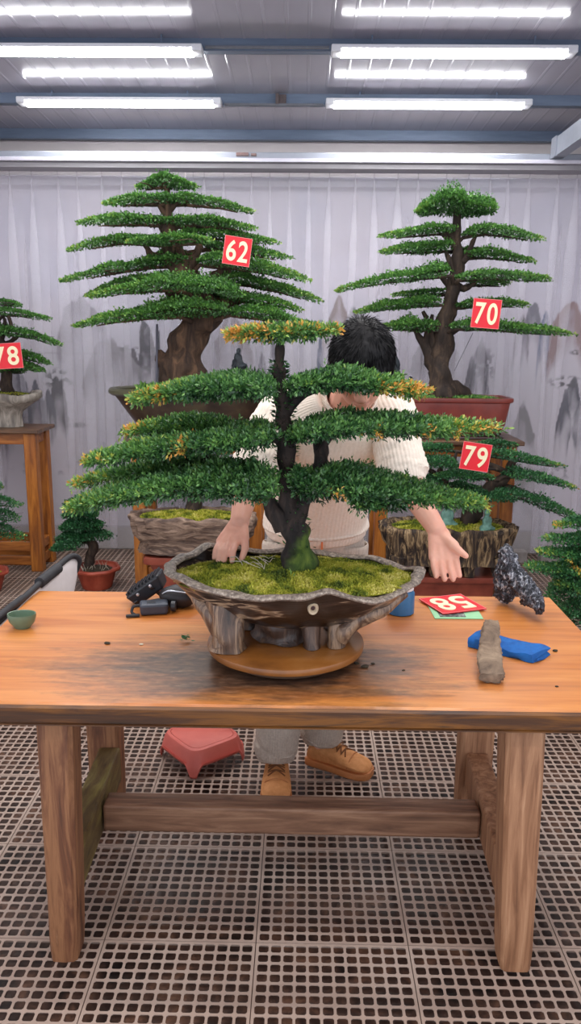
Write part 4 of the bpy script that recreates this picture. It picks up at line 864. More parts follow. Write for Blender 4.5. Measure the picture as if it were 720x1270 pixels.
padst = [([(195, 560), (240, 556), (285, 560)], .18, .03, 1800, 'B', .1), ([(185, 588), (225, 584), (262, 588)], .18, .03, 1800, 'L', .1), ([(236, 600), (270, 598), (306, 604)], .18, .03, 1800, 'R', .1)]
add_branches(mb, s_, [[(q[0], q[1], dd) for q in pp] for (pp, W_, T_, n_, tp, dd) in padst], Y3, .009, .015, 5); mb.build('trunk', m_bark, bst, True, ang=70)
for (pp, W_, T_, n_, tp, dd) in padst: pad(bst, m_leafC, pp, Y3+dd, W_, T_, n_, .0155, tp, .3, .4, wf=.6)

# ---- tree with card 78 on the left stand
Y4 = 5.30
b78 = thing('bonsai', 'left-edge bonsai in a flaring grey stone pot on the stand, carrying card 78', 'bonsai', (-1.95, Y4, .956))
c78 = P(2, 500, Y4); zr = P(10, 487, Y4).z; cx = c78.x; NA = 64; V = []; prof = [(.02, 0), (.13, 0), (.125, .03), (.12, .07), (.13, .10), (.17, .135), (.235, .17), (.26, .19), (.262, zr-.957), (.235, zr-.957+.004), (.20, zr-.957-.015)]
for j, (r, z) in enumerate(prof):
    for k in range(NA):
        th = 2*pi*k/NA; q = r*(1+.05*sin(5*th+z*9)+.05*mnoise.noise(Vector((cos(th)*5, sin(th)*5, z*6))))
        V.append((cx+q*cos(th), Y4+q*.55*sin(th), .957+z+(.012*sin(3*th+1)+.01*mnoise.noise(Vector((cos(th)*6, sin(th)*6, 4)))if j > 5 else 0)))
MB().grid(V, len(prof), NA, True).build('pot', m_greypot, b78, True, ang=70)
sc_ = (cx, Y4, zr-.02); soil_disc('soil', b78, sc_, .22, .12, .025, m_soil); scatter_moss('moss', b78, soilfn(sc_, .2, .1, .026), 1500, .012, seed=4)
pts, rad = trunkpts([(9, 487, 9), (8, 470, 7), (8, 455, 7), (4, 435, 6), (0, 415, 5), (-4, 395, 4), (-6, 375, 3)], Y4); sp78, q_ = smoothpts(pts, rad, 4); mb = MB().tube(sp78, q_, 14, .25, 20, 2)
for bs_ in ([(1, 412, 4), (6, 400, 2.5), (3, 391, 2)], [(6, 412, 4), (14, 404, 2.5), (10, 392, 2)], [(5, 430, 4), (18, 419, 3), (22, 414, 2)]):
    p_, r_ = trunkpts(bs_, Y4); s_, q2 = smoothpts(p_, r_, 3); mb.tube(s_, q2, 8, .3, 20, 3)
pads78 = [([(-30, 374), (-5, 374), (12, 376), (27, 380)], .16, .03, 1500, 'R', 0), ([(-50, 388), (-10, 387), (25, 389), (64, 397)], .22, .036, 3000, 'R', 0), ([(-20, 411), (10, 412), (42, 417), (75, 429)], .22, .042, 3200, 'R', 0), ([(10, 438), (30, 441), (46, 446), (62, 453)], .18, .032, 1600, 'R', 0), ([(10, 449), (30, 453), (54, 461)], .17, .026, 1200, 'R', -.05), ([(-10, 460), (12, 459), (32, 461)], .15, .02, 900, 'B', .05), ([(-75, 430), (-40, 424), (-8, 424)], .2, .04, 2000, 'L', 0)]
add_branches(mb, sp78, [[(q[0], q[1], dd) for q in pp] for (pp, W_, T_, n_, tp, dd) in pads78], Y4, .010, .016, 5); mb.build('trunk', m_bark, b78, True, ang=70)
for (pp, W_, T_, n_, tp, dd) in pads78: pad(b78, m_leafB, pp, Y4+dd, W_*.78, T_*.7, int(n_*1.2), .0165, tp, .3, .42, wf=.6)

# ---- small bonsai in red pots on the floor
def redpot(root, c, r, h, seg=8, mat=m_redclay):
    return MB().lathe([(.3*r, 0), (.62*r, 0), (.66*r, .01), (.86*r, h*.78), (.9*r, h*.84), (1.02*r, h*.85), (1.04*r, h*.93), (1.0*r, h), (.9*r, h), (.86*r, h*.93), (.8*r, h*.88)], (c[0], c[1], .0012), 64, fn=lambda v, a, j: v*1.0 if j < 4 else Vector((v.x*(1+.03*cos(8*a)), v.y*(1+.03*cos(8*a)), v.z))).build('pot', mat, root, True, ang=40)
Y5 = 4.85
bs1 = thing('bonsai', 'small dark green bonsai in red clay pot on floor between the two left stands', 'bonsai', (-1.275, Y5, .001))
c = P(119.5, 705, Y5); redpot(bs1, c, .142, .135); soil_disc('soil', bs1, (c.x, Y5, .112), .118, .118, .02, m_soil)
pts, rad = trunkpts([(110, 703, 6), (112, 690, 6), (116, 680, 6.5), (113, 670, 6), (106, 660, 4), (104, 645, 3), (102, 630, 2)], Y5); s_, q_ = smoothpts(pts, rad, 4); mb = MB().tube(s_, q_, 12, .2, 24, 2)
padsm = [([(82, 625), (102, 620), (122, 623)], .12, .035, 1800, 'B', 0), ([(80, 640), (100, 637), (120, 640)], .14, .05, 2600, 'B', 0), ([(77, 655), (100, 651), (127, 652)], .16, .05, 3000, 'B', 0), ([(72, 669), (98, 661), (139, 666)], .17, .045, 3200, 'B', 0), ([(66, 681), (85, 672), (108, 670)], .17, .05, 3000, 'L', -.03)]
add_branches(mb, s_, [p_[0] for p_ in padsm], Y5, .007, .012, 2); mb.build('trunk', m_bark, bs1, True, ang=70)
for (pp, W_, T_, n_, tp, dd) in padsm: pad(bs1, m_leafC, pp, Y5+dd, W_*.9, T_*.72, int(n_*1.3), .016, tp, .12, .42, wf=.6)
mb = MB()
for k in range(26):
    q = Vector((c.x+random.uniform(-.09, .09), Y5+random.uniform(-.09, .05), .125)); mb.tube([q, q+Vector((random.uniform(-.02, .02), random.uniform(-.02, .02), random.uniform(.015, .04)))], [.0015, .0008], 4)
mb.build('dry_stem', m_twig, bs1, True)['kind'] = 'stuff'
Y6 = 4.75
bs2 = thing('bonsai', 'small bonsai with thin tiered pads in a red pot under the left-edge stand', 'bonsai', (-1.85, Y6, .001))
c = P(-18, 712, Y6); redpot(bs2, c, .135, .13); soil_disc('soil', bs2, (c.x, Y6, .108), .112, .112, .02, m_mossbase)
pts, rad = trunkpts([(-18, 705, 6), (-16, 685, 5), (-19, 660, 4), (-17, 635, 3), (-18, 610, 2)], Y6); s_, q_ = smoothpts(pts, rad, 4); mb = MB().tube(s_, q_, 12, .2, 24, 2)
padse = [([(-45, 605), (-20, 602), (3, 606)], .1, .04, 900, 'B', 0), ([(-55, 628), (-20, 622), (5, 625), (26, 628)], .13, .03, 1500, 'B', 0), ([(-50, 644), (-15, 640), (25, 645)], .14, .034, 1600, 'B', 0), ([(-62, 668), (-20, 658), (5, 660), (32, 669)], .16, .03, 1900, 'B', 0)]
add_branches(mb, s_, [p_[0] for p_ in padse], Y6, .007, .012, 2); mb.build('trunk', m_bark, bs2, True, ang=70)
for (pp, W_, T_, n_, tp, dd) in padse: pad(bs2, m_leafC, pp, Y6+dd, W_, T_, int(n_*1.3), .016, tp, .5, .42, wf=.6)
# ---- bushy bonsai beside the table, right edge
Y7 = 3.35
bs3 = thing('bonsai', 'bushy bonsai with yellow and orange leaves on the floor right of the table', 'bonsai', (1.33, Y7, .001))
c = P(752, 800, Y7); redpot(bs3, (c.x, Y7), .155, .19, mat=m_plinth); soil_disc('soil', bs3, (c.x, Y7, .165), .13, .13, .02, m_soil)
pts, rad = trunkpts([(752, 812, 10), (750, 790, 9), (746, 760, 8), (748, 730, 6), (745, 700, 5), (746, 670, 3), (745, 650, 2)], Y7); s_, q_ = smoothpts(pts, rad, 4); mb = MB().tube(s_, q_, 12, .2, 24, 2)
padr = [([(688, 652), (715, 649), (760, 650), (800, 655)], .12, .02, 2600, 'B', 0, .8), ([(676, 668), (700, 671), (745, 673), (800, 676)], .14, .026, 3400, 'L', 0, .45), ([(669, 685), (700, 688), (745, 690), (800, 690)], .16, .034, 4600, 'L', -.02, .5),
        ([(656, 705), (695, 709), (745, 712), (810, 712)], .19, .036, 6000, 'L', -.03, .4), ([(692, 726), (720, 728), (760, 730), (800, 730)], .17, .036, 4800, 'N', -.05, .4), ([(684, 748), (715, 745), (755, 748), (800, 750)], .18, .036, 5200, 'N', -.05, .25), ([(700, 764), (730, 765), (780, 768)], .15, .03, 3200, 'N', -.05, .25)]
add_branches(mb, s_, [p_[0] for p_ in padr], Y7, .007, .012, 2); mb.build('trunk', m_bark, bs3, True, ang=70)
for (pp, W_, T_, n_, tp, dd, yg) in padr: pad(bs3, m_leafC, pp, Y7+dd, W_, T_, n_, .0155, tp, yg, .45, wf=.55, orange=((711, 702, 6), (707, 694, 4), (716, 728, 5), (700, 690, 3)))

# ================================================================== CARDS
def text_mesh(txt, size, ext, off):
    c = bpy.data.curves.new('numeral', 'FONT'); c.body = txt; c.size = size; c.extrude = ext; c.offset = off; c.align_x = 'CENTER'; c.align_y = 'CENTER'; c.space_character = .98
    o = bpy.data.objects.new('numeral', c); C.objects.link(o); dg = bpy.context.evaluated_depsgraph_get(); dg.update()
    me = bpy.data.meshes.new_from_object(o.evaluated_get(dg)); C.objects.unlink(o); bpy.data.objects.remove(o); return me
def card(txt, label, c, w, h, M, border=True, sx=.94):
    # card plane: local x right, y up, z towards the viewer
    t = thing('number_card', label, 'number card', c, 'red number cards')
    t.rotation_euler = M.to_euler()
    def put(mb, name, mat, **k):
        me = bpy.data.meshes.new(name); me.from_pydata(mb.v, [], mb.f); return link(name, me, mat, t, False, k.get('bevel', 0))
    put(MB().box(-w/2, w/2, -h/2, h/2, -.0015, .0015), 'panel', m_red, bevel=.0008)
    if border:
        mb = MB(); e = .0025
        for (a, b_, c_, d) in ((-w/2, w/2, h/2-e, h/2), (-w/2, w/2, -h/2, -h/2+e), (-w/2, -w/2+e, -h/2+e, h/2-e), (w/2-e, w/2, -h/2+e, h/2-e)): mb.box(a, b_, c_, d, .0015, .0022)
        put(mb, 'border', flat('pink_card_edge', lin(240, 130, 130), .4))
    for k, ch in enumerate(txt):
        me = text_mesh(ch, h*1.02, .0012, h*.018); bb = np.array([v.co[:] for v in me.vertices]); lo, hi = bb.min(0), bb.max(0); cc = (lo+hi)/2
        W_ = w*.36; Hh = h*.74
        me.transform(Matrix.Diagonal((W_/(hi[0]-lo[0]), Hh/(hi[1]-lo[1]), 1, 1)) @ Matrix.Translation((-cc[0], -cc[1], 0)))
        me.transform(Matrix.Translation((w*(-.215 if k == 0 else .215), 0, .0028))); link('numeral', me, m_cream, t, False)
    return t
def upright(roll, yaw=0, tilt=0):      # faces the camera side of the room (-Y)
    return Matrix.Rotation(radians(yaw), 3, 'Z') @ Matrix.Rotation(radians(90+tilt), 3, 'X') @ Matrix.Rotation(radians(-roll), 3, 'Z')
card('62', 'red card reading 62 hung in the widest rear tree', P(294, 311.5, 4.62), .150, .150, upright(8, 4))
card('70', 'red card reading 70 hung in the right rear tree', P(602.5, 389, 4.62), .155, .158, upright(4, -4))
card('79', 'red card reading 79 hung in the low right tree', P(589.5, 566.5, 4.2), .150, .146, upright(7, -4))
card('78', 'red card reading 78 hung in the left-edge tree', P(8, 441.5, 5.05), .19, .155, upright(-4, 4))
# card 58 lying upside down on the table, over a mint card
q = [PZ(x, y, TZ+.007) for x, y in ((519, 743), (570.5, 737), (601, 754), (551, 763))]; ctr = (q[0]+q[1]+q[2]+q[3])/4
ex = (q[0]-q[3]+q[1]-q[2]).normalized(); # towards the far left corner = bottom of the numerals' right side
tm = thing('mint_card', 'pale mint green printed card lying under the red card on the table', 'card', PZ(567, 763, TZ))
g4 = [PZ(x, y, TZ+.001) for x, y in ((536, 756.5), (539, 767.5), (599, 768), (594, 759))]
gm = MB(); V = [v.copy() for v in (g4[1], g4[2], g4[3]+Vector((0, .07, 0)), g4[0]+Vector((-.01, .07, 0)))]
gm.add(V+[v+Vector((0, 0, .0018)) for v in V], [(3, 2, 1, 0), (4, 5, 6, 7), (0, 1, 5, 4), (1, 2, 6, 5), (2, 3, 7, 6), (3, 0, 4, 7)]).build('card_sheet', m_mint, tm, False)
V2 = [V[0].lerp(V[1], .12)+Vector((0, .012, .0021)), V[0].lerp(V[1], .66)+Vector((0, .012, .0021)), V[3].lerp(V[2], .66)+Vector((0, -.01, .0021)), V[3].lerp(V[2], .12)+Vector((0, -.01, .0021))]
MB().add(V2+[v+Vector((0, 0, .0004)) for v in V2], [(3, 2, 1, 0), (4, 5, 6, 7), (0, 1, 5, 4), (1, 2, 6, 5), (2, 3, 7, 6), (3, 0, 4, 7)]).build('printed_patch', m_dkprint, tm, False)
# numerals read from the person's side: local up points to the front-left edge
up = ((q[3]+q[2])-(q[0]+q[1])); up = Vector((up.x, up.y, 0)).normalized()
rt = Vector((up.y, -up.x, 0)); wC = ((q[1]-q[0]).length+(q[2]-q[3]).length)/2; hC = ((q[3]-q[0]).length+(q[2]-q[1]).length)/2
Mx = Matrix((rt, up, Vector((0, 0, 1)))).transposed()
card('58', 'red card reading 58, lying upside down on the table near the black rock', ctr, wC, hC, Mx)

# ================================================================== THINGS ON THE TABLE
def remesh(o, vox, smooth=6):
    m = o.modifiers.new('remesh', 'REMESH'); m.mode = 'VOXEL'; m.voxel_size = vox; m.use_smooth_shade = True
    if smooth: s = o.modifiers.new('smooth', 'SMOOTH'); s.iterations = smooth; s.factor = .5
    return o
# green-grey cup
t = thing('small_cup', 'small grey-green glazed cup near the left edge of the table', 'cup', PZ(23.5, 783, TZ)+Vector((0, .03, 0)))
cc = t.location
MB().lathe([(.014, 0), (.022, .0), (.024, .004), (.036, .018), (.041, .036), (.0405, .043), (.038, .042), (.034, .022), (.016, .010)], (cc.x, cc.y, TZ+.0005), 40, sx=1.0, sy=.8).build('bowl', m_cup, t, True)
# blue jar behind the pot
cc = PZ(503, 766, TZ)+Vector((-.012, .045, 0)); t = thing('jar', 'blue jar behind the right end of the carved log pot', 'jar', (cc.x, cc.y, TZ))
MB().lathe([(.038, 0), (.042, .003), (.042, .066), (.038, .072), (.036, .075)], (cc.x, cc.y, TZ+.0005), 40).build('body', m_jar, t, True)
MB().lathe([(.037, .0755), (.0385, .077), (.0385, .090), (.036, .093)], (cc.x, cc.y, TZ+.0005), 40).build('lid', m_white, t, True)
# blue folded cloth
def cloth():
    a, b_, c_, d = PZ(580, 803, TZ), PZ(660, 823, TZ), PZ(680, 803, TZ+.02), PZ(598, 784, TZ+.02); V = []; nu, nv = 26, 26
    prof = [(0, .001), (.5, .001), (1.0, .001), (1.03, .006), (1.0, .0125), (.5, .0125), (.06, .0125), (.06, .014), (.5, .014), (1.0, .015), (1.035, .021), (1.0, .028), (.5, .030), (0, .028), (-.035, .015)]
    for i in range(nu):
        u = i/(nu-1)
        for j, (v, z) in enumerate(prof):
            p = (a.lerp(b_, u)).lerp(d.lerp(c_, u), v); zz = z*(.95-.25*u+.12*sin(u*7+v*2))+.006*mnoise.noise(Vector((u*4, v*3, j*.15)))*(1 if z > .01 else 0)
            p = p + (d-a).normalized()*.006*mnoise.noise(Vector((u*6, j*.3, 5))) + (b_-a).normalized()*(.012*mnoise.noise(Vector((v*4, j*.25, u*2)))*abs(2*u-1)+.006*sin(j*1.3)*(1 if u > .8 else 0)*(u-.8)*5)
            V.append((p.x, p.y, TZ+.0006+max(zz, 0)))
    n = len(prof); mb = MB().grid(V, nu, n, True); mb.f.append(tuple(range(n-1, -1, -1))); mb.f.append(tuple((nu-1)*n+k for k in range(n)))
    o = mb.build('cloth', m_blue, None, True, ang=60); origin_to(o, ((a+b_+c_+d)/4).to_3d()*1); o.location.z = o.location.z
    tag(o, 'folded blue cloth on the table under the piece of bark', 'cloth')
cloth()
# bark slab
def barkstick():
    p0, p1, p2, p3 = PZ(609, 841, TZ+.016), PZ(607, 815, TZ+.040), PZ(607, 793, TZ+.052), PZ(609, 772, TZ+.060); pts, rr = smoothpts([p0, p1, p2, p3], [.033, .031, .027, .022], 16); V = []; ns = 44
    for i, p in enumerate(pts):
        for k in range(ns):
            a = 2*pi*k/ns; q = Vector((cos(a)*2+3, sin(a)*2, i*.11)); r = rr[i]*(1+.20*mnoise.noise(q)+.14*mnoise.noise(q*2.7)+.10*mnoise.noise(q*6))
            ca = cos(a); sa = sin(a); n_ = (abs(ca)**4+abs(sa)**4)**.25
            V.append((p.x+ca/n_*r*.92, p.y+.012*mnoise.noise(Vector((ca*2, sa*2, 9))) if i in (0, len(pts)-1) else p.y, max(p.z+sa/n_*r*.36, TZ+.001)))
    mb = MB().grid(V, len(pts), ns, True); mb.f.append(tuple(range(ns-1, -1, -1))); mb.f.append(tuple((len(pts)-1)*ns+k for k in range(ns)))
    o = mb.build('bark_piece', m_stick, None, True, ang=80); origin_to(o, (p0.x, p0.y, TZ)); tag(o, 'grey-brown piece of bark lying across the blue cloth', 'bark')
barkstick()
# black rock
def rock():
    mb = MB(); ch = [(625, 752, 2.46, .030), (624, 735, 2.46, .034), (628, 716, 2.45, .030), (627, 702, 2.45, .022)]
    pr = [P(x, y, Y) for x, y, Y, r in ch]
    for i in range(3): mb.cap(pr[i], pr[i+1], ch[i][3], ch[i+1][3])
    ar = [(628, 722, 2.45, .034), (638, 733, 2.44, .034), (648, 744, 2.40, .031), (658, 757, 2.35, .026), (666, 767, 2.31, .017)]
    pr = [P(x, y, Y) for x, y, Y, r in ar]
    for i in range(4): mb.cap(pr[i], pr[i+1], ar[i][3], ar[i+1][3])
    for (x, y, Y, r) in ((619, 742, 2.46, .016), (648, 760, 2.40, .012), (666, 771, 2.30, .012), (618, 724, 2.47, .010), (636, 707, 2.46, .010)): mb.ell(P(x, y, Y), r, r, r*1.6)
    o = mb.build('black_rock', m_rock, None, True, mods=(1,)); remesh(o, .0028, 1)
    tx = bpy.data.textures.new('rock_ridges', 'VORONOI'); tx.noise_scale = .016; d = o.modifiers.new('ridges', 'DISPLACE'); d.texture = tx; d.strength = .016; d.mid_level = .5; d.texture_coords = 'LOCAL'
    tx = bpy.data.textures.new('rock_grain', 'CLOUDS'); tx.noise_scale = .007; d = o.modifiers.new('grain', 'DISPLACE'); d.texture = tx; d.strength = .012; d.mid_level = .5
    lo = min(v.co.z for v in o.data.vertices); o.data.transform(Matrix.Translation((0, 0, TZ+.007-lo)))
    origin_to(o, (P(630, 750, 2.44).x, 2.44, TZ)); tag(o, 'jagged black speckled rock standing at the back right corner of the table', 'rock')
    t = o; g = P(648, 733, 2.40); n = 60
    b0 = np.array([tuple(g+Vector((random.gauss(0, .008), random.gauss(0, .008), random.uniform(-.006, .010)))) for _ in range(n)])
    leaves('moss_tuft', b0, np.concatenate([rng.normal(0, .8, (n, 2)), np.ones((n, 1))*.6], 1), rng.uniform(.010, .018, n), rng.uniform(.005, .008, n), rng.uniform(.55, .8, n), m_leafB, o)
rock()
# black gear at the left of the pot
def gear():
    c = PZ(176, 750, TZ); t = thing('work_light', 'black finned work light with a U bracket on the table behind the pot', 'lamp', (c.x+.04, c.y+.03, TZ))
    A = P(166, 738, 2.43); B = P(200, 714, 2.45)
    ax = (B-A).normalized(); M = Matrix((ax, Vector((0, 1, 0)), ax.cross(Vector((0, 1, 0))))).transposed(); mid = P(183, 727, 2.44)
    def lb(mb, x0, x1, y0, y1, z0, z1, tp=1.):
        m4 = Matrix.Translation(mid) @ M.to_4x4(); return mb.box(x0, x1, y0, y1, z0, z1, m4, tp)
    bdy = lb(MB(), -.062, .062, -.05, .04, -.030, .018, .8).build('housing', m_black, t, False, .007)
    mb = MB()
    for k in range(9): x = -.052+k*.013; lb(mb, x-.003, x+.003, -.046, .036, .017, .026)
    mb.build('fins', m_black, bdy, False)
    for x in (-.022, .024): 
        mb = MB(); p = mid+M @ Vector((x, -.052, .004)); mb.lathe([(.005, 0), (.005, .004), (.003, .006)], p, 14, M=Matrix.Rotation(pi/2, 3, 'X')).build('bolt', m_metal, bdy, True)
    mb = MB(); p0 = mid+M @ Vector((.024, -.056, .0)); p1 = PZ(205, 742, TZ+.004)
    mb.bar(p0, p1, .012, .004, (0, 1, 0)); p2 = mid+M @ Vector((-.04, -.056, -.01)); p3 = PZ(176, 748, TZ+.004); mb.bar(p2, p3, .012, .004, (0, 1, 0)); mb.bar(p3, p1, .014, .006)
    mb.build('bracket', m_black, t, False, .001)
    c = PZ(187, 765, TZ); t = thing('camcorder', 'small dark compact camera with a wrist strap, on the table left of the pot', 'camera', (c.x, c.y+.03, TZ))
    m4 = Matrix.Translation((c.x+.005, c.y+.035, TZ)) @ Matrix.Rotation(radians(12), 4, 'Z')
    MB().box(-.045, .042, -.028, .028, .001, .036, m4, .94).build('body', flat('slate_plastic', lin(58, 64, 76), .4, var=.15), t, False, .008)
    MB().box(-.022, .004, -.012, .008, .0355, .0375, m4).build('hot_shoe', m_black, t, False, .0008)
    mb = MB(); mb.lathe([(.014, 0), (.016, .002), (.016, .014), (.012, .016)], m4 @ Vector((.05, -.002, .02)), 20, M=Matrix.Rotation(pi/2, 3, 'Y') @ Matrix.Identity(3)).build('lens', m_black, t, True)
    s0 = m4 @ Vector((-.044, 0, .026)); mb = MB(); mb.tube(smoothpts([s0, s0+Vector((-.018, -.004, -.002)), s0+Vector((-.022, -.014, -.016)), s0+Vector((-.012, -.02, -.022)), s0+Vector((-.006, -.03, -.0235))], [.0045]*5)[0], .0045, 8).build('strap', m_black2, t, True)
    a = PZ(156, 764, TZ+.006); b_ = PZ(173, 763, TZ+.006); MB().bar(a, b_, .012, .007).build('strap_end', m_black2, t, False, .002)
    c = PZ(215, 757, TZ); t = thing('black_pouch', 'soft black pouch tucked behind the left end of the log pot', 'bag', (c.x+.01, c.y+.03, TZ))
    V = []; nu, nv = 24, 14
    for j in range(nv):
        th = pi*j/(nv-1)
        for i in range(nu):
            a = 2*pi*i/nu; r = Vector((cos(a)*abs(cos(a))**-.35*sin(th)*.062 if abs(cos(a)) > 1e-3 else 0, sin(a)*sin(th)*.04, cos(th)*.036)); r *= 1+.10*mnoise.noise(r*30)
            V.append((c.x+.012+r.x, c.y+.04+r.y, max(TZ+.0008, TZ+.034+r.z)))
    MB().grid(V, nv, nu, True).build('bag_body', m_bagm, t, True, ang=70)
    MB().tube(smoothpts([Vector((c.x-.035, c.y+.01, TZ+.05)), Vector((c.x-.015, c.y+.002, TZ+.062)), Vector((c.x+.02, c.y+.0, TZ+.060)), Vector((c.x+.05, c.y+.01, TZ+.05))], [.002]*4)[0], .0022, 6).build('zip', m_metal, t, True)
gear()
# a tiny sprig and soil crumbs on the table
c = PZ(231, 796, TZ); n = 22
o = leaves('leaf_sprig', np.array([(c.x+random.gauss(0, .006), c.y+random.gauss(0, .005), TZ+.004+random.random()*.012) for _ in range(n)]), np.concatenate([rng.normal(0, 1, (n, 2)), rng.uniform(.1, .8, (n, 1))], 1), rng.uniform(.010, .018, n), rng.uniform(.004, .006, n), rng.uniform(.2, .5, n), m_leafC, None)
origin_to(o, (c.x, c.y, TZ)); tag(o, 'tiny green leaf sprig dropped on the table left of the turntable', 'sprig')
cr_l = [(133, 799, 'dark soil crumb left of the leaf sprig on the table', .006), (452, 828, 'dark tuft of soil crumbs right of the turntable', .007), (442, 824, 'small soil crumb touching the right side of the turntable', .005), (462, 824, 'small soil crumb just right of the dark tuft beside the turntable', .004), (500, 832, 'lone soil crumb on the table halfway between turntable and bark', .003), (175, 800, 'pale grit grain on the table left of the turntable', .004), (690, 852, 'tiny crumb on the table front right, past the blue cloth', .003), (688, 808, 'tiny dark chip on the table right of the blue cloth', .005)]
for (x, y, lb, r) in cr_l:
    c = PZ(x, y, TZ); mb = MB().ell((c.x, c.y, TZ+r*.55), r*1.5, r, r*.6, None, 10, 7); mb.v = [tuple(Vector(v)+.3*r*mnoise.noise_vector(Vector(v)*200)) for v in mb.v]
    o = mb.build('soil_crumb', m_twig if 'pale' in lb else m_soil, None, True); origin_to(o, (c.x, c.y, TZ)); tag(o, lb, 'crumb', 'crumbs on the table')

# ================================================================== OTHER THINGS
# two glazed figurines in the trough of tree 79
def figurine(label, x, y, s, Y, turn):
    b = P(x, y, Y); t = thing('figurine', label, 'figurine', b, 'figurines in the trough'); R_ = Matrix.Rotation(radians(turn), 3, 'Z'); mb = MB()
    E = lambda c, rx, ry, rz: mb.ell(b+R_ @ Vector(c)*s, rx*s, ry*s, rz*s, R_, 18, 12)
    E((0, 0, .22), .42, .30, .20); E((-.28, -.10, .15), .26, .2, .13); E((.28, -.10, .15), .26, .2, .13); E((0, 0, .55), .25, .18, .36); E((-.22, -.05, .55), .09, .11, .26); E((.22, -.05, .55), .09, .11, .26); E((0, -.16, .40), .2, .1, .08)
    E((0, 0, .82), .10, .10, .1); E((0, -.02, 1.0), .155, .16, .19); E((0, .01, 1.17), .08, .08, .07)
    for q in (-1, 1): E((q*.15, 0, .98), .025, .05, .09)
    E((0, -.18, .99), .03, .04, .05)
    o = mb.build('figure', m_buddha, t, True, mods=(1,)); remesh(o, .0045, 3)
    return t
figurine('small verdigris seated figurine on the moss left of the leaning trunk, under card 79', 553, 654.5, .125, 4.42, 10)
figurine('small verdigris seated figurine at the right end of the bark-textured trough', 602, 660, .110, 4.36, 40)
# miniature rocks in the two tall pots
def minirock(label, x, y, w, h, Y, seed, moss=False, grp='miniature rocks in the rear pots'):
    b = P(x, y, Y); s = Y*.00098; mb = MB(); W_, Hh = w*s, h*s
    for k, (dx, hh, rr) in enumerate(((0, 1., .20), (-.25, .7, .18), (.24, .62, .18), (-.42, .36, .16), (.42, .32, .15), (.1, .8, .16))):
        mb.tube([b+Vector((dx*W_, (k % 3-1)*.2*W_, -.01)), b+Vector((dx*W_*.95, (k % 3-1)*.2*W_, Hh*hh*.5)), b+Vector((dx*W_*.8, (k % 3-1)*.15*W_, Hh*hh*.85)), b+Vector((dx*W_*.75, 0, Hh*hh))], [rr*W_*1.2, rr*W_, rr*W_*.75, rr*W_*.2], 12, .35, 40, seed+k)
    o = mb.build('miniature_rock', m_rockd, None, True, mods=(1,)); remesh(o, .006, 1); tx = bpy.data.textures.new('mini_ridges', 'VORONOI'); tx.noise_scale = .035; d = o.modifiers.new('ridges', 'DISPLACE'); d.texture = tx; d.strength = .03; d.texture_coords = 'LOCAL'
    origin_to(o, b); tag(o, label, 'rock', grp)
    if moss:
        n = 70; g = b+Vector((.01, -.05, Hh*.55)); leaves('moss_tuft', np.array([tuple(g+Vector((random.gauss(0, .016), random.gauss(0, .012), random.gauss(0, .010)))) for _ in range(n)]), np.concatenate([rng.normal(0, .8, (n, 2)), np.ones((n, 1))*.6], 1), rng.uniform(.02, .03, n), rng.uniform(.01, .014, n), rng.uniform(.5, .7, n), m_leafB, o)
minirock('dark miniature rock peak in the conical bowl, right of the thick trunk', 296, 474, 26, 40, 4.9, 1)
minirock('dark miniature rock with a moss tuft beside the head, in the rectangular pot', 490, 493, 22, 50, 4.9, 7, True)
minirock('smallest miniature rock in the rectangular pot, between the taller rock and the trunk', 508, 493, 16, 26, 4.92, 12)
# red step stool under the table
def stepstool():
    c = PZ(250, 942, 0); th = radians(40); s = .113; h = .100; t = thing('step_stool', 'low faded red plastic stool with arched sides under the table', 'stool', (c.x, c.y+.02, 0)); R_ = Matrix.Rotation(th, 4, 'Z')
    t.location = Vector((c.x, c.y+.02, 0)); Mm = Matrix.Translation(t.location) @ R_; n = 160; V = []
    prof = [(1.14, 0, 1), (1.16, .010, 1), (1.10, .5*h, 0), (1.02, .85*h, 0), (.96, .97*h, 0), (.90, h, 0), (.86, h, 0), (.85, h*.955, 0), (.0, h*.955, 0)]
    def sq(a, p=5.): ca, sa = cos(a), sin(a); n_ = (abs(ca)**p+abs(sa)**p)**(1/p); return ca/n_, sa/n_
    for (r, z, arch) in prof:
        for k in range(n):
            a = 2*pi*k/n; x, y = sq(a); d = min(abs(x), abs(y))            # 0 at the side middle, 1 at a corner
            lift = 0
            if z < .3*h: lift = .045*max(0, min(1, (.78-d)/.16))**.6
            V.append(Mm @ Vector((x*r*s, y*r*s, z+.001+lift)))
    o = MB().grid(V, len(prof), n, True).build('shell', m_pink, t, True, ang=35); m = o.modifiers.new('wall', 'SOLIDIFY'); m.thickness = .004; m.offset = -1
    V = []; 
    for (r, z) in ((.80, .96*h), (.80, h*1.0), (.775, h*1.02), (0, h*1.02)):
        for k in range(n): x, y = sq(2*pi*k/n); V.append(Mm @ Vector((x*r*s*1.06, y*r*s*1.06, z+.001)))
    MB().grid(V, 4, n, True).build('top_panel', m_pink, t, True, ang=35)
    mb = MB()
    for k in range(4):
        M2 = Mm @ Matrix.Rotation(k*pi/2, 4, 'Z')
        mb.box(-.085*s/.128, .085*s/.128, -s*1.02, -s*.985, h*.55, h*.60, M2)
    return t
stepstool()
# small orange-topped stool far behind the person
t = thing('bar_stool', 'small stool with an orange seat and thin wire legs, far behind the person', 'stool', (.300, 4.9, 0)); c = t.location
hz = P(455, 654, 4.75).z
MB().lathe([(.10, hz-.03), (.118, hz-.025), (.12, hz-.008), (.11, hz), (.03, hz)], (c.x, c.y, 0), 36).build('seat', m_orange, t, True)
for k in range(4):
    a = pi/4+k*pi/2; MB().tube([(c.x+.085*cos(a), c.y+.085*sin(a), hz-.031), (c.x+.115*cos(a), c.y+.115*sin(a), .001)], .006, 8).build('leg', m_metal, t, True)
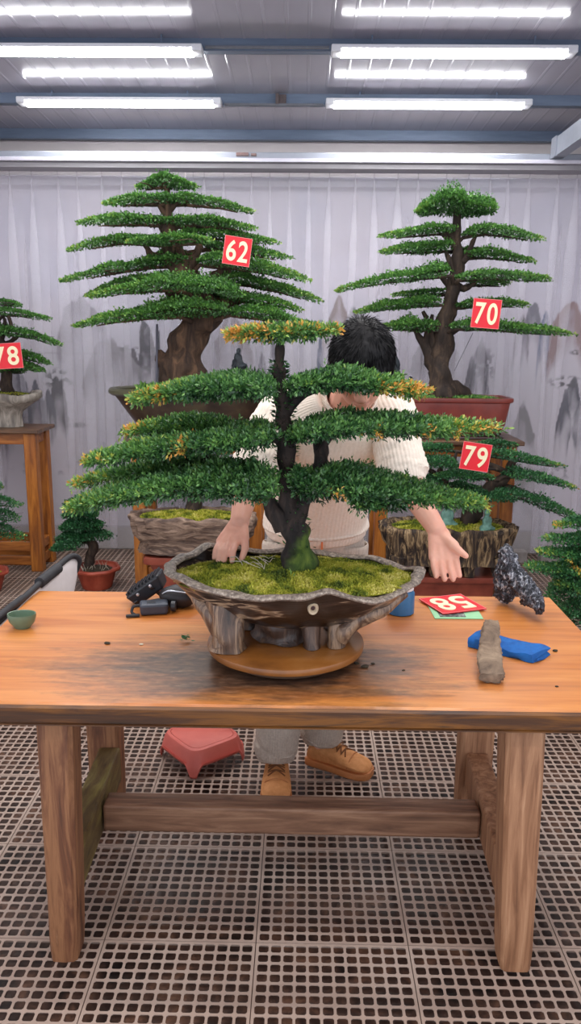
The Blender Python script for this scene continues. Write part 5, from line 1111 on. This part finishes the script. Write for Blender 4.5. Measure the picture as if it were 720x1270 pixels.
# folding recliner with white fabric, left of the table
def recliner():
    t = thing('recliner_chair', 'white fabric recliner chair with a black padded tube frame, left of the table', 'chair', (-.95, 2.4, 0))
    A = P(0, 764, 2.28)+Vector((-.02, -.10, -.03)); B = P(60, 714, 2.62); Cn = P(86, 691, 2.76); D = P(98, 694, 2.80); E_ = P(92, 712, 2.80); F_ = P(84, 734, 2.80); G = P(80, 760, 2.78)
    G2 = G+Vector((-.05, -.12, -.14)); A2 = A+Vector((-.04, -.02, -.12))
    path, rr = smoothpts([A, P(28, 743, 2.42), B, Cn, D, E_, F_, G], [.012]*8, 8); MB().tube(path, .0105, 12).build('frame', m_black2, t, True)
    sl, r2 = smoothpts([P(49, 723, 2.55), P(60, 714, 2.62), P(72, 704.5, 2.69)], [.019]*3, 6); MB().tube(sl, .0185, 14).build('grip_sleeve', m_black2, t, True)
    sl, r2 = smoothpts([P(0, 763, 2.28)+Vector((-.01, -.03, -.01)), P(12, 754, 2.33), P(28, 742, 2.42)], [.012]*3, 6); MB().tube(sl, .012, 14).build('arm_pad', m_black2, t, True)
    # fabric hanging inside the frame
    top = [path[0], path[8], path[16], path[22], path[26], path[30], path[33]]; bot = [A+Vector((.012, 0, -.10)), P(26, 762, 2.40)+Vector((0, 0, -.05)), P(52, 748, 2.56)+Vector((0, 0, -.10)), P(68, 742, 2.66)+Vector((0, 0, -.10)), P(76, 742, 2.72)+Vector((0, 0, -.09)), P(81, 742, 2.76)+Vector((0, 0, -.08)), P(83, 742, 2.79)+Vector((0, 0, -.06))]
    V = []; n = 6
    for a, b_ in zip(top, bot):
        for j in range(n): V.append(a.lerp(b_, j/(n-1))+Vector((.006*sin(pi*j/(n-1)), 0, 0)))
    o = MB().grid(V, len(top), n).build('sling', m_white, t, True, ang=0); m = o.modifiers.new('cloth', 'SOLIDIFY'); m.thickness = .003
    for (p, q) in ((A+Vector((0, .05, -.02)), Vector((A.x-.26, A.y+.02, .012))), (G, Vector((G.x-.01, G.y+.06, .012))), (G+Vector((-.0, -.0, 0)), Vector((G.x-.35, G.y-.12, .012)))):
        MB().tube([p, q], .0105, 10).build('leg', m_black2, t, True)
recliner()

# ================================================================== THE PERSON
pe = thing('person', 'person with black hair in a cream ribbed sweater, leaning over the table with arms spread', 'person', (.09, 2.62, 0))
J = lambda x, y, Y: P(x, y, Y)
pel = J(391, 672, 2.70); sp1 = J(396, 612, 2.63); ches = J(408, 552, 2.50); nb = J(430, 500, 2.36)
shL = J(347, 520, 2.41); shR = J(484, 517, 2.41); elL = J(308, 598, 2.31); elR = J(502, 596, 2.30); wrL = J(297, 645, 2.19); wrR = J(541, 656, 2.20)
hd = J(448, 451, 2.235)
hipL = pel+Vector((-.095, .0, -.03)); hipR = pel+Vector((.095, .0, -.03))
ankL = Vector((-.078, 2.61, .085)); ankR = Vector((.085, 2.735, .085)); kneL = hipL.lerp(ankL, .5)+Vector((0, -.05, 0)); kneR = hipR.lerp(ankR, .5)+Vector((.01, -.05, 0))
b = MB()
b.cap(pel, sp1, .085, .085); b.cap(sp1, ches, .085, .095); b.cap(ches, nb+Vector((0, .04, -.03)), .095, .062)
b.cap(shL, shR, .058, .058); b.cap(hipL, hipR, .075, .075); b.cap(nb, hd+Vector((0, .03, -.02)), .056, .056)
b.cap(shL, elL, .055, .042); b.cap(shR, elR, .055, .042); b.cap(elL, wrL, .042, .0265); b.cap(elR, wrR, .043, .027)
b.cap(hipL, kneL, .072, .052); b.cap(hipR, kneR, .072, .052); b.cap(kneL, ankL, .050, .032); b.cap(kneR, ankR, .050, .032)
b.cap(ankL, ankL+Vector((0, -.05, -.04)), .026, .022); b.cap(ankR, ankR+Vector((.05, -.03, -.04)), .026, .022)
# head: bowed towards the pot
tl = radians(38); uH = Vector((0, -sin(tl), cos(tl))); fH = Vector((0, -cos(tl), -sin(tl))); xH = Vector((1, 0, 0)); HM = Matrix((xH, -fH, uH)).transposed()
def H(x, f, u): return hd + xH*x + fH*f + uH*u
b.ell(hd+uH*.012, .072, .090, .086, HM, 28, 18); b.ell(H(0, .022, -.045), .060, .070, .078, HM, 24, 16); b.ell(H(0, .062, -.098), .030, .026, .022, HM)
b.cap(H(0, .088, -.002), H(0, .104, -.036), .010, .015); b.ell(H(.012, .096, -.040), .010, .012, .008, HM); b.ell(H(-.012, .096, -.040), .010, .012, .008, HM)
b.ell(H(0, .088, -.066), .024, .010, .006, HM); b.ell(H(0, .086, -.077), .020, .010, .007, HM)
for s in (-1, 1):
    b.ell(H(s*.076, -.006, -.012), .010, .020, .032, HM); b.ell(H(s*.033, .078, .014), .02, .016, .012, HM); b.ell(H(s*.034, .082, .030), .022, .010, .006, HM); b.ell(H(s*.042, .062, -.030), .024, .024, .02, HM)
# right hand in the photo: open palm, fingers pointing down
def finger(pts, r0, r1):
    for i in range(len(pts)-1):
        f0 = i/(len(pts)-1); f1 = (i+1)/(len(pts)-1); b.cap(pts[i], pts[i+1], r0+(r1-r0)*f0, r0+(r1-r0)*f1, 12)
kn = [J(536.5, 691, 2.155), J(546.5, 694, 2.150), J(556, 693.5, 2.148), J(564.5, 689.5, 2.150)]
md = [J(537.5, 703.5, 2.125), J(548, 707, 2.118), J(558.5, 707, 2.116), J(567, 703, 2.120)]
tp = [J(540.5, 715, 2.112), J(551, 718.5, 2.100), J(561.5, 718.5, 2.098), J(569.5, 714, 2.105)]
for k in range(4):
    b.cap(wrR.lerp(J(548, 662, 2.19), .4)+Vector(((k-1.5)*.010, 0, -.006)), kn[k], .0155, .0125); rk = (.0085, .0092, .0094, .0090)[k]
    finger([kn[k], md[k], tp[k]], rk*1.1, rk*.86)
for a in range(3): b.cap(kn[a], kn[a+1], .0115, .0115); b.cap(kn[a].lerp(wrR, .5), kn[a+1].lerp(wrR, .5), .014, .014)
b.cap(wrR+Vector((.006, 0, -.01)), J(562, 677, 2.155), .017, .0165); finger([J(560, 675, 2.155), J(570, 684, 2.135), J(577.5, 689.5, 2.120)], .0135, .0085)
# left hand in the photo: reaching into the pot over its back rim
kl = [J(292.5, 673, 2.145), J(284.5, 672, 2.15), J(278, 672, 2.155), J(273, 671, 2.165)]
ml = [J(289, 684, 2.11), J(279.5, 684, 2.115), J(272.5, 684, 2.12), J(267, 682, 2.13)]
tL = [J(287.5, 696, 2.09), J(277.5, 696, 2.095), J(270.5, 695, 2.10), J(265.5, 692, 2.115)]
for k in range(4):
    b.cap(wrL+Vector((-(k-1.5)*.009, 0, -.006)), kl[k], .0150, .0125); rk = (.0092, .0094, .0090, .0082)[k]; finger([kl[k], ml[k], tL[k]], rk*1.1, rk*.86)
for a in range(3): b.cap(kl[a], kl[a+1], .0115, .0115); b.cap(kl[a].lerp(wrL, .5), kl[a+1].lerp(wrL, .5), .014, .014)
b.cap(wrL+Vector((.008, 0, -.008)), J(303, 668, 2.15), .016, .014); finger([J(303, 667, 2.15), J(304, 680, 2.125), J(299.5, 693, 2.105)], .0125, .0085)
body = b.build('body', m_skin, pe, True, mods=(1,)); remesh(body, .0032, 5)
# eyes, mostly in the shade of the bowed brow
for s in (-1, 1): MB().ell(H(s*.033, .084, .012), .012, .010, .007, HM, 14, 10).build('eye', m_eye, pe, True)
# hair: a full cap with a soft fringe
def hair():
    V = []; nu, nv = 56, 30; lim = []
    for j in range(nv+1):
        for i in range(nu):
            a = 2*pi*i/nu; front = max(0, sin(a))            # local y of HM is -f: build in (x, f, u)
            thmax = 1.78-.34*front**2+.55*max(0, -sin(a))**1.2
            th = thmax*j/nv; d = Vector((sin(th)*cos(a), sin(th)*sin(a), cos(th)))
            r = 1+.05*mnoise.noise(d*4)+.03*mnoise.noise(d*11)
            if j == nv: r *= .93
            V.append(H(d.x*.088*r, d.y*.108*r-.006, d.z*.102*r+.018))
    cap_ = MB().grid(V, nv+1, nu, True).build('hair', m_hair, pe, True, mods=(1,)); sdf = cap_.modifiers.new('thick', 'SOLIDIFY'); sdf.thickness = .012; sdf.offset = -1
    n = 9000; dirs = rng.normal(size=(n, 3)); dirs = unit(dirs); a = np.arctan2(dirs[:, 1], dirs[:, 0]); th = np.arccos(dirs[:, 2]); mx_ = 1.74-.34*np.maximum(0, np.sin(a))**2+.55*np.maximum(0, -np.sin(a))**1.2
    k = th < mx_; dirs = dirs[k]; n = len(dirs); ax = np.array([tuple(xH), tuple(fH), tuple(uH)])
    base = np.array(hd)+(dirs*np.array([.087, .107, .101])+np.array([0, -.006, .018]))@ax
    nrm = dirs@ax; down = np.array(-uH)*1.0+np.array([0, 0, -.2]); tg = down-(nrm@down)[:, None]*nrm; whorl = np.cross(nrm, np.array(uH))
    d = unit(tg+rng.normal(0, .13, (n, 3))+.25*whorl)+nrm*rng.uniform(-.05, .04, n)[:, None]
    leaves('hair_strands', base, d, rng.uniform(.018, .038, n), rng.uniform(.0012, .0024, n), rng.random(n), m_hair, pe)
hair()
# sweater: ribbed loft for the trunk, two ribbed sleeves pushed up over the elbows
def frame(t, side=Vector((1, 0, 0))):
    t = t.normalized(); x = (side-t*side.dot(t)).normalized(); return x, x.cross(t)*-1
def ribloft(rings, seg, ribs, amp, folds=0., closed=True, seed=0, sub=6):
    cs, rx, ry = zip(*[(r[0], r[1], r[2]) for r in rings]); pts, RX = smoothpts(cs, rx, sub); _, RY = smoothpts(cs, ry, sub); V = []; n = len(pts)
    for i, p in enumerate(pts):
        t = pts[min(i+1, n-1)]-pts[max(i-1, 0)]; x, y = frame(t)
        for k in range(seg):
            a = 2*pi*k/seg; rr_ = 1+amp*abs(sin(ribs*a/2))*1.0
            if folds: rr_ *= 1+folds*mnoise.noise(Vector((cos(a)*1.6+seed, sin(a)*1.6, i*.55)))+folds*.5*mnoise.noise(Vector((cos(a)*3+seed, sin(a)*3, i*1.1)))
            V.append(p+x*cos(a)*RX[i]*rr_+y*sin(a)*RY[i]*rr_)
    return V, n
def clothmesh(parts, name, mat, th=.004):
    mb = MB()
    for V, n, seg in parts: mb.grid(V, n, seg, True)
    o = mb.build(name, mat, pe, True, ang=0); m = o.modifiers.new('thickness', 'SOLIDIFY'); m.thickness = th; m.offset = -1; return o
hem = J(391, 662, 2.70)
SEG = 360
tor = [(hem+Vector((0, .0, -.005)), .158, .122), (hem+Vector((0, -.002, .012)), .172, .136), (hem+Vector((0, -.004, .040)), .180, .145), (hem+Vector((.002, -.02, .085)), .172, .140), (J(397, 600, 2.62), .168, .132), (J(404, 560, 2.54), .182, .135), (J(414, 530, 2.46), .190, .130), (J(422, 510, 2.405), .172, .112), (J(428, 500, 2.375), .125, .090), (J(432, 496, 2.36), .086, .076), (J(434, 493, 2.345), .074, .068)]
V1, n1 = ribloft(tor, SEG, 84, .014, .02, seed=1)
def sleeve(s, e, w, seed, cuff):
    q = s.lerp(e, .0)+(s-e).normalized()*.015
    inn = Vector((.045 if s.x < .1 else -.045, .02, .01))
    rings = [(q+inn*1.2, .06, .065), (q+inn*.35, .082, .085), (s.lerp(e, .18), .080, .080), (s.lerp(e, .4), .072, .073), (s.lerp(e, .62), .070, .070), (s.lerp(e, .8), .073, .071), (s.lerp(e, .95), .069, .066), (cuff, .052, .050), (cuff+(cuff-e).normalized()*.008, .046, .045)]
    return ribloft(rings, 200, 40, .022, .07, seed=seed)
VL, nL = sleeve(shL, elL, wrL, 3, elL.lerp(wrL, .14)); VR, nR = sleeve(shR, elR, wrR, 9, elR.lerp(wrR, .12))
sw = clothmesh([(V1, n1, SEG), (VL, nL, 200), (VR, nR, 200)], 'sweater', m_knit)
cb, nc = ribloft([(J(432, 497, 2.362), .082, .074), (J(434, 494, 2.35), .080, .073), (J(435, 491, 2.338), .073, .067)], 180, 60, .03, sub=4)
mb = MB().grid(cb, nc, 180, True); o = mb.build('collar_band', m_knit, sw, True, ang=0); m = o.modifiers.new('t', 'SOLIDIFY'); m.thickness = .005
bt = J(416, 563, 2.372); MB().lathe([(.0075, 0), (.0085, .002), (.006, .004), (.002, .004)], bt, 20, M=Matrix.Rotation(pi/2, 3, 'X')).build('brooch', m_dkwood, sw, True)
# trousers
wst = [(pel+Vector((0, 0, .085)), .148, .112), (pel+Vector((0, 0, .05)), .155, .118), (pel+Vector((0, .005, 0)), .168, .125), (pel+Vector((0, .008, -.07)), .172, .125), (pel+Vector((0, .008, -.11)), .150, .105)]
Vw, nw = ribloft(wst, 300, 100, .010, .01)
def trleg(h, k, a, cuff, seed):
    return ribloft([(h+Vector((0, .0, .03)), .085, .095), (h.lerp(k, .25), .095, .105), (h.lerp(k, .6), .086, .094), (k, .080, .086), (k.lerp(a, .4), .076, .080), (k.lerp(a, .75), .075, .080), (a+Vector((0, 0, cuff+.055)), .078, .082), (a+Vector((0, 0, cuff+.02)), .068, .072), (a+Vector((0, -.006, cuff)), .058, .064)], 200, 56, .022, .06, seed=seed)
Va, na = trleg(hipL, kneL, ankL, .002, 4); Vb, nb_ = trleg(hipR, kneR, ankR, .004, 8)
tr_ = clothmesh([(Vw, nw, 300), (Va, na, 200), (Vb, nb_, 200)], 'trousers', m_cord)
zp = J(399, 675, 2.562); MB().bar(zp+Vector((0, 0, .022)), zp+Vector((0, 0, -.018)), .007, .006, (0, 1, 0)).build('drawstring_tip', m_orange, tr_, False, .002)
# shoes
def shoe(heel, toe, seed):
    ax = (toe-heel); L = ax.length; ax.normalize(); sd2 = Vector((-ax.y, ax.x, 0))*-1; prof = [(0, .030, .060), (.03, .036, .085), (.10, .040, .105), (.22, .041, .115), (.34, .041, .112), (.46, .044, .098), (.60, .049, .082), (.74, .052, .070), (.86, .050, .062), (.95, .040, .052), (1.0, .020, .036)]
    V = []; ns = 30; pr, wd = smoothpts([heel+ax*L*p[0] for p in prof], [p[1] for p in prof], 3); _, ht = smoothpts([heel+ax*L*p[0] for p in prof], [p[2] for p in prof], 3)
    for p, w_, h_ in zip(pr, wd, ht):
        for k in range(ns):
            a = 2*pi*k/ns; ca, sa = cos(a), sin(a); x = ca*w_*(1 if sa < 0 else (1-.30*sa)); z = .018+(h_-.018)*(.5+.5*sa)**.8 if sa > -.6 else .018
            V.append(p+sd2*x+Vector((0, 0, z)))
    mb = MB().grid(V, len(pr), ns, True); mb.f.append(tuple(range(ns-1, -1, -1))); mb.f.append(tuple((len(pr)-1)*ns+k for k in range(ns)))
    up_ = mb.build('shoe', m_shoe, pe, True, ang=50)
    V = []; m = len(pr)
    for z, e in ((.001, .97), (.004, 1.03), (.022, 1.06), (.027, 1.02)):
        ring = [p+sd2*w_*e+ax*(.006*(2*i/(m-1)-1)*e)+Vector((0, 0, z)) for i, (p, w_) in enumerate(zip(pr, wd))]; ring += [p-sd2*w_*e+ax*(.006*(2*i/(m-1)-1)*e)+Vector((0, 0, z)) for i, (p, w_) in reversed(list(enumerate(zip(pr, wd))))]; V += ring
    nr = 2*m; mb = MB().grid(V, 4, nr, True); mb.f.append(tuple(range(nr-1, -1, -1))); mb.f.append(tuple(3*nr+k for k in range(nr))); mb.build('sole', m_sole, up_, True, ang=40)
    lc = MB()
    for f, hgt, ww in ((.36, .112, .026), (.43, .103, .028), (.50, .094, .029), (.57, .086, .030)):
        c = heel+ax*L*f
        for q in (1, -1): lc.tube(smoothpts([c+sd2*ww*q+Vector((0, 0, hgt-.012)), c+ax*.006+Vector((0, 0, hgt+.001)), c+ax*.018-sd2*ww*q+Vector((0, 0, hgt-.014))], [.0024]*3, 4)[0], .0024, 6)
    lc.build('laces', m_lace, up_, True)
    # toe cap seam and side overlay
    sm_ = MB(); V = []
    for i in range(13):
        a = pi*i/12; c = heel+ax*L*(.70+.03*sin(a)); V.append(c+sd2*cos(a)*.049+Vector((0, 0, .036+.040*sin(a))))
    sm_.tube(V, .0016, 5).build('toe_seam', m_sole, up_, True)
shoe(Vector((-.076, 2.70, .0)), Vector((-.073, 2.435, .0)), 1)
shoe(Vector((.045, 2.765, .0)), Vector((.262, 2.655, .0)), 2)
WORLD, LAMP, EXPO = 1.4, 11.5, 0.15
# ------------------------------------------------------------------ light
w = bpy.data.worlds.new('world'); bpy.context.scene.world = w; w.use_nodes = True
bg = w.node_tree.nodes['Background']; bg.inputs['Color'].default_value = (.86, .9, 1, 1); bg.inputs['Strength'].default_value = WORLD
for (y, z) in ((3.68, 3.0), (2.83, 3.0), (1.98, 3.0), (1.13, 3.0), (.28, 3.0)):       # unseen fill lamps added overhead in rows to brighten the room
    for x in (-1.15, .75):
        l = bpy.data.lights.new('added_fill_lamp', 'AREA'); l.shape = 'RECTANGLE'; l.size = 1.2; l.size_y = .07; l.energy = LAMP; l.color = (1, .97, .95)
        o = bpy.data.objects.new('added_fill_lamp', l); C.objects.link(o); o.location = (x, y, z)
vs = bpy.context.scene.view_settings; vs.view_transform = 'Standard'; vs.look = 'None'; vs.gamma = 1; vs.use_curve_mapping = False; vs.exposure = EXPO
